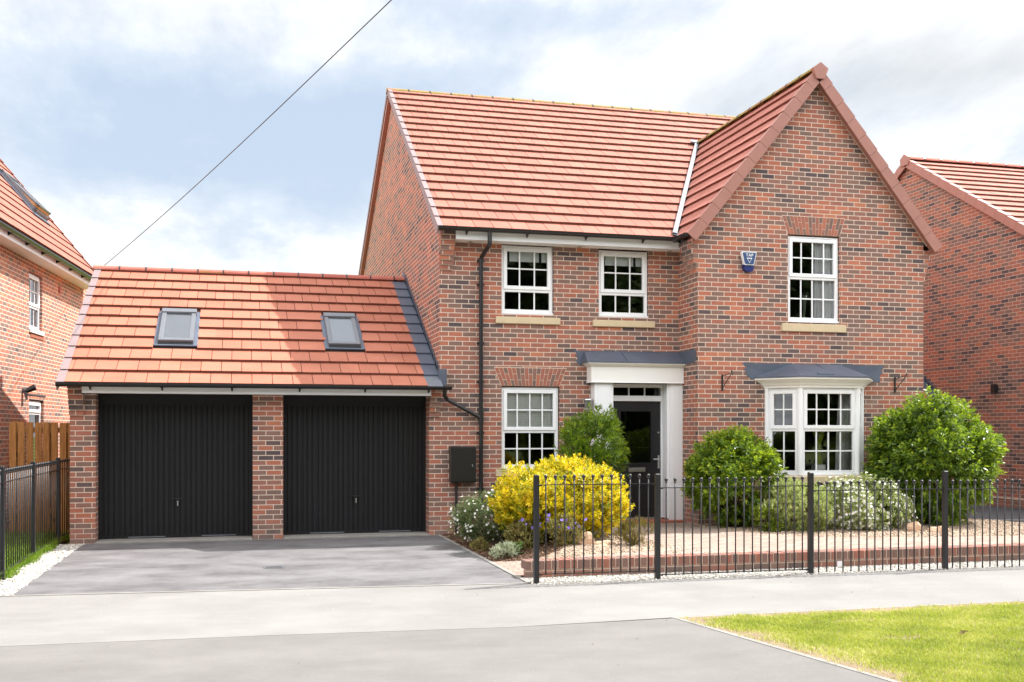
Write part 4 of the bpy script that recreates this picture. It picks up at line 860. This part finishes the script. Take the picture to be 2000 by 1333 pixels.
# ================================================================== SCATTER
def unit(a): return a/np.maximum(np.linalg.norm(a,axis=1,keepdims=True),1e-9)
def leaves(P,Dr,Sd,Ln,Wd,droop=0.,fold=.25):
    """leaf cards: base P, direction, side, length, width -> verts, tris (2 per leaf), folded along the midrib"""
    N=unit(np.cross(Dr,Sd)); m=P+Dr*(Ln*.45)[:,None]; tip=P+Dr*Ln[:,None]; tip[:,2]-=droop*Ln
    l=m+Sd*(Wd*.5)[:,None]+N*(fold*Wd)[:,None]; r=m-Sd*(Wd*.5)[:,None]+N*(fold*Wd)[:,None]
    n=len(P); vs=np.stack([P,l,tip,r],1).reshape(-1,3); b=np.arange(n)[:,None]*4
    return vs,np.concatenate([b+[0,2,1],b+[0,3,2]],1).reshape(-1,3)
def shell(n,c,rad,lobes,lobe_r,rmin=.72,rmax=1.05,zmin=None,seed=1,gap=.35,lv=(.5,1.45)):
    """points through the outer volume of a lumpy ellipsoid, thinned into gaps; returns points and outward axes"""
    g=np.random.default_rng(seed); c=np.array(c);rad=np.array(rad)
    ld=unit(g.normal(size=(lobes,3))+[0,0,.25]); lc=c+ld*rad*(1-lobe_r*.75); lr=rad.mean()*lobe_r*g.uniform(lv[0],lv[1],lobes)
    out=[];ax=[];tot=0
    while tot<n:
        k=n*2; w=g.random(k)<.20; d=unit(g.normal(size=(k,3))); q=(g.uniform(rmin,rmax,k)+(g.random(k)<.05)*.18)[:,None]
        li=g.integers(0,lobes,k); p=np.where(w[:,None],c+d*rad*.86*q,lc[li]+d*lr[li][:,None]*q)
        o=unit((p-c)/rad); e=np.linalg.norm((p-c)/rad,axis=1)
        keep=(e>.55)&(p[:,2]>(zmin if zmin is not None else -9))
        ns=np.sin(p[:,0]*7.3+seed)*np.sin(p[:,1]*6.1+1.3*seed)*np.sin(p[:,2]*8.7+2.1*seed)+.5*np.sin(p[:,0]*17+p[:,2]*13)*np.sin(p[:,1]*15-p[:,2]*11)
        keep&= ns>-(1-gap)
        p=p[keep];o=unit(o[keep]*.6+d[keep]*.6); out.append(p);ax.append(o);tot+=len(p)
    return np.concatenate(out)[:n],np.concatenate(ax)[:n],g,lc
def foliage(P,A,g,per,L_,W_,up=.5,spread=.8,length=.10,droop=.15,rbase=.0,rvar=.5,tipgain=.45,fold=.22):
    n=len(P); ax=unit(A+[0,0,up]+g.normal(size=(n,3))*.35)
    t=unit(np.cross(ax,g.normal(size=(n,3)))); b=np.cross(ax,t); sp=g.random(n)
    VS=[];RN=[];PP=[];DD=[];SS=[];LL_=[];WW=[]
    for k in range(per):
        f=k/(per-1) if per>1 else 1; an=k*2.4+sp*6.28; rd=t*np.cos(an)[:,None]+b*np.sin(an)[:,None]
        d=unit(ax*(.25+f*.8)+rd*spread*(1.15-f*.6)+g.normal(size=(n,3))*.16); s=unit(np.cross(d,ax+.3*rd+g.normal(size=(n,3))*.25))
        PP.append(P+ax*(f*length)); DD.append(d); SS.append(s); LL_.append(L_*g.uniform(.7,1.15,n)*(1-.25*f)); WW.append(W_*g.uniform(.8,1.15,n))
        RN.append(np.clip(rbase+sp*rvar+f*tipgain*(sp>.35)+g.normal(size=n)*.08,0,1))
    P_,D2,S2,Lx,Wx=map(np.concatenate,(PP,DD,SS,LL_,WW)); rn=np.concatenate(RN)
    vs,fs=leaves(P_,D2,S2,Lx,Wx,droop,fold); return vs,fs,np.repeat(rn,2)
def branches(c,z0,lc,m,parent,n=14,r=.012,name='stem',seed=0):
    b=MB(); rs=random.Random(seed)
    for i in range(min(n,len(lc))):
        e=V(lc[i]); s=V((c[0]+rs.uniform(-.06,.06),c[1]+rs.uniform(-.06,.06),z0)); mid=s.lerp(e,.5)+V((rs.uniform(-.08,.08),rs.uniform(-.08,.08),.08)); b.tube([s,mid,e],[r,r*.75,r*.3],m,5)
    b.build(name,parent,smooth=True)
def flowers(P,N,g,rad,m,parent,name='blossom'):
    n=len(P); N=unit(N+g.normal(size=(n,3))*.3); t=unit(np.cross(N,g.normal(size=(n,3)))); b=np.cross(N,t); vs=[];k=5
    rr=rad*g.uniform(.7,1.2,n)
    ctr=P; ring_=[]
    for i in range(2*k):
        an=math.pi*i/k; q=1. if i%2==0 else .62; ring_.append(P+(t*math.cos(an)+b*math.sin(an))*(rr*q)[:,None]+N*(rr*.25)[:,None])
    A_=np.stack([ctr]+ring_,1).reshape(-1,3); base=np.arange(n)[:,None]*(2*k+1); tr=[]
    for i in range(2*k): tr.append(base+[0,1+i,1+(i+1)%(2*k)])
    F_=np.concatenate(tr,1).reshape(-1,3); return raw_mesh(name,A_,F_,[m],np.repeat(g.random(n),2*k),parent=parent)
def bush(name,label,cat,c,rad,z0,mat,nspr,per,Lf,Wf,seed,lobes=22,lobe_r=.34,up=.5,spread=.8,length=.1,droop=.15,gap=.35,twigs=14,flower=None,lv=(.5,1.45),**kw):
    e=empty(name,(c[0],c[1],z0),label,cat)
    P,A_,g,lc=shell(nspr,c,rad,lobes,lobe_r,zmin=z0+.02,seed=seed,gap=gap,lv=lv)
    vs,fs,rn=foliage(P,A_,g,per,Lf,Wf,up,spread,length,droop,**kw)
    fo=raw_mesh('foliage',vs,fs,[mat],rn); fo.parent=e; fo.location=-e.location
    branches(c,z0-.02,lc,M['twig'],e,twigs,seed=seed)
    if flower:
        nf,fr,fm=flower; idx=g.choice(len(P),nf); out=unit((P[idx]-np.array(c))/np.array(rad)); keep=np.linalg.norm((P[idx]-np.array(c))/np.array(rad),axis=1)>.74
        q=P[idx][keep]+unit(A_[idx][keep]+[0,0,up])*length*1.2; fl=flowers(q,unit(out[keep]+[0,-.3,.5]),g,fr,fm,None); fl.parent=e; fl.location=-e.location; fl['kind']='stuff'
    return e
bush('laurel_bush','large glossy green laurel bush at the right end of the garden','bush',(10.74,14.55,1.14),(.97,.80,1.04),.13,M['l_laurel'],4700,9,.098,.033,3,lv=(.6,1.25),lobes=26,lobe_r=.34,length=.11,droop=.22,gap=.42,twigs=22,tipgain=.42,rvar=.45)
bush('laurel_bush','mid sized bright green laurel bush in front of the bay window','bush',(7.30,14.75,.88),(.68,.58,.74),.14,M['l_laurel2'],2600,9,.090,.029,6,lv=(.75,1.15),lobes=24,lobe_r=.34,length=.10,droop=.22,gap=.40,twigs=18,tipgain=.48,rvar=.5)
bush('laurel_bush','fine leaved green laurel bush beside the front door behind the golden shrub','bush',(5.22,15.3,1.22),(.54,.42,.74),.14,M['l_laurel2'],1500,9,.092,.021,8,lobes=16,lobe_r=.36,length=.11,droop=.08,gap=.42,up=.7,twigs=14,tipgain=.30,rvar=.5)
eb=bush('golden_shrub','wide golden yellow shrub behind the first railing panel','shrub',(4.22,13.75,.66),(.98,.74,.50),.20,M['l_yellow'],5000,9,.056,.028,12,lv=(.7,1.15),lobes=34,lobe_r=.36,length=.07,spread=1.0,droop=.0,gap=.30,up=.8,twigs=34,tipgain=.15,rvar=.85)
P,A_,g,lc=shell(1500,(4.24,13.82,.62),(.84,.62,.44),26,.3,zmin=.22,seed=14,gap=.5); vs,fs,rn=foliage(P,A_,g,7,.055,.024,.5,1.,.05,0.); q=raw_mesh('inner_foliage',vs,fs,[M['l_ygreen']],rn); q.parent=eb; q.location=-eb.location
bush('hebe_shrub','rounded pale green shrub between the laurel and the white flowers','shrub',(8.02,14.05,.48),(.52,.48,.40),.14,M['l_hebe'],3200,9,.036,.015,21,lv=(.8,1.2),lobes=34,lobe_r=.28,length=.045,spread=.7,droop=0.,gap=.5,up=1.0,twigs=10,rvar=.6,tipgain=.4)
bush('white_flower_shrub','spreading shrub full of white flowers under the bay window','shrub',(9.10,14.05,.46),(.84,.52,.40),.14,M['l_hebe'],3600,9,.040,.016,23,lv=(.8,1.2),lobes=34,lobe_r=.30,length=.05,droop=0.,gap=.4,up=.9,twigs=14,flower=(2300,.025,M['petal_w']),rbase=-.1)
bush('white_flower_shrub','dark green bush with scattered white flowers next to the garage','shrub',(3.35,14.50,.40),(.46,.36,.38),.05,M['l_cistus'],2600,8,.040,.010,27,lobes=24,lobe_r=.32,length=.07,droop=0.,gap=.4,up=.8,twigs=12,flower=(420,.022,M['petal_w']))
bush('heather_clump','brown green heather clump behind the second railing post','shrub',(4.93,12.72,.30),(.25,.22,.17),.15,M['l_heath'],800,8,.026,.007,31,lobes=16,lobe_r=.32,length=.05,spread=.5,droop=0.,gap=.3,up=1.2,twigs=8)
for (x,y,sd,lb) in ((3.62,13.35,41,'violet flowered low plant beside the first railing post'),(4.06,12.98,43,'violet flowered low plant in front of the golden shrub')):
    e=bush('geranium_plant',lb,'plant',(x,y,gz(x,y)+.16),(.23,.20,.18),gz(x,y)-.01,M['l_straw'],430,6,.036,.022,sd,lobes=12,lobe_r=.35,length=.05,droop=0.,gap=.3,up=.6,twigs=14,flower=None)
    g=np.random.default_rng(sd); n=16; Pf=np.array([x,y,gz(x,y)])+np.stack([g.uniform(-.24,.24,n),g.uniform(-.22,.1,n),g.uniform(.22,.42,n)],1); fl=flowers(Pf,np.tile([-.2,-.8,.5],(n,1)),g,.026,M['petal_p'],None); fl.parent=e; fl.location=-e.location
    b=MB()
    for p in Pf: b.tube([(x+(p[0]-x)*.3,y+(p[1]-y)*.3,gz(x,y)),tuple(p)],.003,M['l_hebe'],4)
    b.build('flower_stalk',e)
def rosette(name,label,c,n,Lf,Wf,mat,seed,up=.5,cat='plant'):
    g=np.random.default_rng(seed); an=g.uniform(0,6.28,n); el=g.uniform(.25,1.25,n); d=np.stack([np.cos(an)*np.cos(el),np.sin(an)*np.cos(el),np.sin(el)],1)
    P=np.array(c)+d*.02+np.stack([g.normal(size=n)*.03,g.normal(size=n)*.03,g.uniform(0,.10,n)],1); s=unit(np.cross(d,[0,0,1.])); vs,fs=leaves(P,d,s,Lf*g.uniform(.7,1.1,n),Wf*g.uniform(.8,1.1,n),.25,.15)
    return tag(raw_mesh(name,vs,fs,[mat],np.repeat(g.random(n),2)),label,cat)
rosette('broad_leaved_plant','small plant with broad pale edged leaves in the bark mulch',(3.40,13.0,gz(3.4,13.0)),34,.16,.06,M['l_hosta'],51)
bush('silver_plant','low silvery green cushion plant at the front of the bark mulch','plant',(3.22,12.92,.09),(.20,.16,.10),.02,M['l_silver'],420,7,.028,.008,53,lobes=10,lobe_r=.35,length=.03,droop=0.,gap=.2,twigs=4)
bush('dry_tuft','small brownish tuft of foliage near the driveway edge','plant',(3.10,13.85,.07),(.11,.10,.09),.01,M['l_straw'],140,7,.04,.008,57,lobes=6,lobe_r=.4,length=.03,droop=0.,gap=.1,twigs=3)
bush('small_shrub','small yellow green shrub at the foot of the mid sized laurel','shrub',(7.50,14.0,.30),(.22,.18,.2),.14,M['l_ygreen'],300,7,.055,.026,59,lobes=8,lobe_r=.35,length=.05,gap=.3,twigs=5)
def rock(label,c,r,sc,seed):
    g=np.random.default_rng(seed); b=MB(); b.ball(c,r,M['rock'],sc,12,8); o=b.build('garden_rock')
    for v in o.data.vertices:
        d=v.co-V(c); k=1+.22*math.sin(d.x*31+seed)*math.cos(d.y*27+seed)+.12*g.uniform(-1,1); v.co=V(c)+d*k
    tag(o,label,'rock')
rock('largest tan rock on the gravel left of the heather clump',(4.32,12.92,.20),.13,(1.0,.7,.95),1)
rock('flat tan rock on the gravel beside the heather clump',(4.55,12.85,.17),.11,(1.2,.8,.5),2)
rock('low tan rock in front of the largest rock on the gravel',(4.42,12.62,.165),.08,(1.2,.8,.5),3)
rock('left one of the two tan rocks below the big laurel bush',(9.60,13.45,.20),.13,(1.0,.8,.75),4)
rock('right one of the two tan rocks below the big laurel bush',(9.88,13.25,.18),.12,(1.3,.9,.6),5)
def pebbles(name,P,size,mat,seed,flat=.6,elong=1.):
    g=np.random.default_rng(seed); n=len(P); s=size*g.uniform(.5,1.3,n); a=g.uniform(0,6.28,n); ca,sa=np.cos(a),np.sin(a)
    o=np.array([[1,0,0],[0,1,0],[-1,0,0],[0,-1,0],[0,0,1],[0,0,-1]],float); tr=np.array([[0,1,4],[1,2,4],[2,3,4],[3,0,4],[1,0,5],[2,1,5],[3,2,5],[0,3,5]])
    v=o[None]*np.stack([s*elong*g.uniform(.8,1.3,n),s*g.uniform(.6,1.,n),s*flat*g.uniform(.7,1.2,n)],1)[:,None,:]+g.normal(size=(n,6,3))*(s*.12)[:,None,None]
    tl=g.normal(size=n)*.35; v[:,:,2]+=v[:,:,0]*tl[:,None]
    x=v[:,:,0]*ca[:,None]-v[:,:,1]*sa[:,None]; y=v[:,:,0]*sa[:,None]+v[:,:,1]*ca[:,None]
    v=np.stack([x,y,v[:,:,2]],2)+P[:,None,:]; F_=(np.arange(n)[:,None,None]*6+tr[None]).reshape(-1,3)
    return tag(raw_mesh(name,v.reshape(-1,3),F_,[mat],np.repeat(g.random(n),8)),kind='stuff')
def area(n,x0,x1,y0,y1,f=None,seed=0,z=0.):
    g=np.random.default_rng(seed); p=np.stack([g.uniform(x0,x1,n),g.uniform(y0,y1,n),np.full(n,z)],1)
    if f is not None: p=np.array([q for q in p if f(q[0],q[1])])
    return p
p=area(11000,-2.61,-2.20,11.33,16.25,lambda x,y: x<-2.245+.015*math.sin(y*9),1); p[:,2]=rng.uniform(-.008,.008,len(p)); pebbles('pale_gravel',p,.013,M['pebble_w'],1)
p=area(17000,3.0,10.4,10.725,11.26,lambda x,y: y>10.735+.01*math.sin(x*17) and (x>3.03),2); p[:,2]=rng.uniform(-.008,.008,len(p)); pebbles('pale_gravel',p,.011,M['pebble_w'],2)
p=area(26000,3.3,12.2,11.7,15.6,lambda x,y: inside(x,y,GL) or inside(x,y,GR_),3); p[:,2]=[gz(a,b_)+.003 for a,b_,_ in p]; pebbles('tan_gravel',p,.014,M['pebble_t'],3)
p=area(9000,3.02,5.4,12.35,16.2,lambda x,y: inside(x,y,MUL),4); p[:,2]=[gz(a,b_)+rng.uniform(.0,.022) for a,b_,_ in p]; pebbles('bark_mulch',p,.010,M['chip'],4,.35,2.6)
p=area(1500,3.3,5.6,11.6,13.2,lambda x,y: not inside(x,y,GL) and not inside(x,y,MUL) and random.random()<.35*max(0,1-(abs(y-12.)/.7)),5)
if len(p): p[:,2]=[gz(a,b_)+.004 for a,b_,_ in p]; pebbles('stray_gravel',p,.010,M['pebble_t'],5)
def blades(name,P,h,w,mat,seed,lean=.35,rn=None):
    g=np.random.default_rng(seed); n=len(P); a=g.uniform(0,6.28,n); hh=h*g.uniform(.5,1.3,n); ln=g.normal(size=(n,2))*lean
    s=np.stack([np.cos(a),np.sin(a),np.zeros(n)],1)*(w*g.uniform(.7,1.3,n))[:,None]
    mid=P+np.stack([ln[:,0]*hh*.25,ln[:,1]*hh*.25,hh*.55],1); tip=P+np.stack([ln[:,0]*hh,ln[:,1]*hh,hh*(1-.25*np.abs(ln).sum(1).clip(0,1.2))],1)
    vs=np.stack([P-s,P+s,mid+s*.8,mid-s*.8,tip],1).reshape(-1,3); b=np.arange(n)[:,None]*5; fs=np.concatenate([b+[0,1,2],b+[0,2,3],b+[3,2,4]],1).reshape(-1,3)
    r=g.random(n) if rn is None else rn
    return tag(raw_mesh(name,vs,fs,[mat],np.repeat(r,3)),kind='stuff')
g=np.random.default_rng(77); n=185000; x=3.7+g.random(n)**1.25*6.3; y=g.uniform(5.2,8.52,n)
edge=np.minimum(x-(3.66+(8.53-y)*.178),(8.52-y)*1.3); pn=np.sin(x*5.1+y*2)*np.sin(y*7.3-x*1.7)+.6*np.sin(x*13.)*np.sin(y*15.+x*3); pn2=np.sin(x*1.7+1)*np.sin(y*2.3+x)
wv=.5*np.sin(x*23)+.5*np.sin(y*31+x*7); bare=(((x-5.05)/.20)**2+((y-7.25)/.08)**2<1+.7*wv)|(((x-5.0)/.32)**2+((y-8.0)/.04)**2<1+wv)
prob=np.clip((edge-.10-.08*pn)/.26,0,1)**.8+.06; prob[bare]*=.3; k=(g.random(n)<prob)&(edge>.015); x,y,edge,pn,pn2=x[k],y[k],edge[k],pn[k],pn2[k]
rn=np.clip(g.random(len(x))*.55+.18*pn+.12*pn2+.16+np.clip(.42-edge,0,.42)*1.7*(g.random(len(x))>.3),0,1)
blades('verge_grass',np.stack([x,y,np.full(len(x),.0)],1),.034,.0028,M['grass'],78,.55,rn)
p=area(30000,-5.2,-2.56,11.2,17.4,lambda x,y: x<-2.60+.05*math.sin(y*6)-.0 and random.random()<(1 if x>-3.6 else .5),6); blades('lawn_grass',p,.14,.0040,M['grass_dk'],79,.5)
p=area(5000,-2.66,-2.42,11.3,16.0,lambda x,y: random.random()<max(0,1-(x+2.62)/.13-(y-11.3)*.05+.3*math.sin(y*5)),7); blades('lawn_grass',p,.13,.0035,M['grass_dk'],80,.7)
def deb(n,x0,x1,y0,y1,z,sd,sz,mat,nm):
    g=np.random.default_rng(sd); P_=np.stack([g.uniform(x0,x1,n),g.uniform(y0,y1,n),np.full(n,z)],1); pebbles(nm,P_,sz,mat,sd,.35,1.5)
deb(45,-2.1,2.9,11.4,16.0,.003,91,.006,M['chip'],'driveway_debris'); deb(55,-6,9,5.8,10.6,.003,92,.0055,M['chip'],'pavement_debris'); deb(110,-2.2,9,9,10.7,.003,93,.0045,M['pebble_w'],'loose_grit')
lf=MB(); lf.add([(5.52,7.17,.035),(5.56,7.20,.05),(5.61,7.17,.04),(5.57,7.13,.06),(5.53,7.13,.03)],[(0,1,2,3,4)],M['l_heath'],.2); tag(lf.build('fallen_leaf'),'single brown dead leaf lying on the verge grass','leaf')
# trees across the road, seen only as reflections in the window glass
def tree(x,y,h,seed,src=None):
    e=empty('roadside_tree',(x,y,0),'leafy tree across the road, reflected dark in the window panes','tree','trees reflected in the windows')
    if src is None:
        P,A_,g,lc=shell(4600,(0,0,h*.5),(3.3,2.9,h*.5),44,.34,zmin=.15,seed=seed,gap=.12); vs,fs,rn=foliage(P,A_,g,4,.50,.30,.3,1.,.3,.1); o=raw_mesh('crown',vs,fs,[M['l_tree']],rn); o.parent=e
        b=MB(); b.tube([(0,0,0),(.1,0,h*.3),(0,.1,h*.75)],[.22,.16,.05],M['twig'],8)
        for q in lc[:10]: b.tube([(0.05,0,h*.3),tuple(q)],[.07,.02],M['twig'],5)
        me=b.build('trunk'); me.parent=e
        return e,o,me
    for s_o in src[1:]: c=s_o.copy(); C.objects.link(c); c.parent=e
    return e
t0=tree(4,-11.5,12.5,61); t0[0].rotation_euler.z=.3
for i,(x,y) in enumerate([(-16,-11),(-11,-12.5),(-6,-11),(-1,-12.5),(9,-12.5),(13.5,-11),(18,-12.8),(22.5,-11),(27.5,-12.5),(32,-11.5),(37,-12.5),(1.5,-15.5),(6.5,-16),(11.5,-16),(16,-16),(20.5,-16),(25,-16),(30,-16),(-21,-10),(-25,-6),(-27,-1)]):
    e=tree(x,y,8.5,0,t0); e.rotation_euler.z=i*1.3; k=1+.12*math.sin(i*2.1); e.scale=(k*1.08,k*1.08,k)
# ================================================================== SKY, SUN, CAMERA
SUN_D=V((.71,.22,1.)).normalized(); EL=math.asin(SUN_D.z); AZ=math.atan2(SUN_D.x,SUN_D.y)
w=bpy.data.worlds.new('World'); bpy.context.scene.world=w; w.use_nodes=True
t=NT.__new__(NT); t.t=w.node_tree; t.t.nodes.clear(); t.out=t.t.nodes.new('ShaderNodeOutputWorld')
sky=t.n('TexSky'); sky.sky_type='NISHITA'; sky.sun_disc=False; sky.sun_elevation=EL; sky.sun_rotation=AZ; sky.air_density=1.; sky.dust_density=1.5; sky.ozone_density=1.
dr_=t.n('TexCoord').outputs['Generated']; sx=t.n('SeparateXYZ',{0:dr_})
# cloud layer laid over the dome: direction divided by height gives a flat cloud deck seen in perspective
den=t.math('ADD',t.math('MAXIMUM',sx.outputs[2],0.),.16)
pl_=t.n('CombineXYZ',{0:t.math('DIVIDE',sx.outputs[0],den),1:t.math('DIVIDE',sx.outputs[1],den),2:0.})
n1=t.noise(1.15,7,.60,t.n('Mapping',{'Vector':pl_,'Location':(4.2,1.3,.4)}).outputs[0]); n2=t.noise(4.2,6,.62,t.n('Mapping',{'Vector':pl_,'Scale':(1.6,.7,1)}).outputs[0])
def blob(px,py,rx,ry,k):
    u=(px-1000)/2040.; vv=(843-py)/2040.; c,s=.9685,.2492; d=V((u*c+s,-u*s+c,vv)).normalized()
    a=t.math('DIVIDE',t.math('SUBTRACT',sx.outputs[0],d.x),rx/2040.); b=t.math('DIVIDE',t.math('SUBTRACT',sx.outputs[2],d.z),ry/2040.)
    r2=t.math('ADD',t.math('MULTIPLY',a,a),t.math('MULTIPLY',b,b)); return t.math('MULTIPLY',t.math('EXPONENT',t.math('MULTIPLY',r2,-1.)),k)
bias=None
for q in SKYB:
    v=blob(*q); bias=v if bias is None else t.math('ADD',bias,v)
dens=t.math('ADD',t.math('ADD',t.math('MULTIPLY',n1,1.0),t.math('MULTIPLY',n2,.42)),t.math('SUBTRACT',SKY0,bias))
cl=t.ramp(dens,[(.26,(0,0,0)),(.48,(.30,.30,.30)),(.64,(.75,.75,.75)),(.80,(1,1,1))])
gsh=None
for q in GREYB:
    v=blob(*q); gsh=v if gsh is None else t.math('ADD',gsh,v)
gs=t.math('MULTIPLY',t.math('ADD',gsh,t.math('MULTIPLY',gsh,t.math('MULTIPLY_ADD',n1,2.,-1.))),1.,clamp=True)
fr_=t.n('MapRange',{0:sx.outputs[1],1:.30,2:.68,3:0.,4:1.},interpolation_type='SMOOTHSTEP').outputs[0]
vb_=t.math('MULTIPLY_ADD',n2,.45,.80); cfr=t.mix(gs,(2.95,2.97,2.99,1),(2.02,2.10,2.18,1)); cfr=t.mix(1.,cfr,t.n('CombineColor',{0:vb_,1:vb_,2:vb_}).outputs[0],'MULTIPLY')
ccol=t.mix(fr_,(CW,CW,CW,1),cfr)
skc=t.mix(.93,t.mix(1.,sky.outputs[0],(SKM,SKM,SKM,1),'MULTIPLY'),(1.56,1.91,2.40,1))
hz=t.math('POWER',t.math('SUBTRACT',1.,t.math('MAXIMUM',sx.outputs[2],0.,clamp=True)),7.)
skc=t.mix(t.math('MULTIPLY',hz,.75),skc,(2.3,2.52,2.68,1))
fin=t.mix(cl,skc,ccol)
below=t.math('LESS_THAN',sx.outputs[2],-.01); fin=t.mix(below,fin,(1.2,1.2,1.1,1))
bg=t.n('Background',{'Color':fin,'Strength':.12}); t.t.links.new(bg.outputs[0],t.out.inputs[0])
sl_=bpy.data.lights.new('sun','SUN'); sl_.energy=SUNE; sl_.angle=R(.5); sl_.color=(1,.965,.92); so_=bpy.data.objects.new('sun',sl_); C.objects.link(so_); so_.location=(20,10,30); so_.rotation_euler=SUN_D.to_track_quat('Z','Y').to_euler()
cam=bpy.data.cameras.new('camera'); co=bpy.data.objects.new('camera',cam); C.objects.link(co); co.location=(0,0,1.64); co.rotation_euler=(R(90),0,-math.atan(525/2040)); cam.sensor_width=36; cam.lens=36*2040/2000; cam.shift_y=.0883; cam.clip_end=1000
bpy.context.scene.camera=co
sc=bpy.context.scene; sc.view_settings.view_transform='Standard'; sc.view_settings.look='None'; sc.view_settings.gamma=1; sc.view_settings.exposure=EXPO
sc.render.engine='CYCLES'; sc.cycles.max_bounces=8; sc.cycles.transparent_max_bounces=12
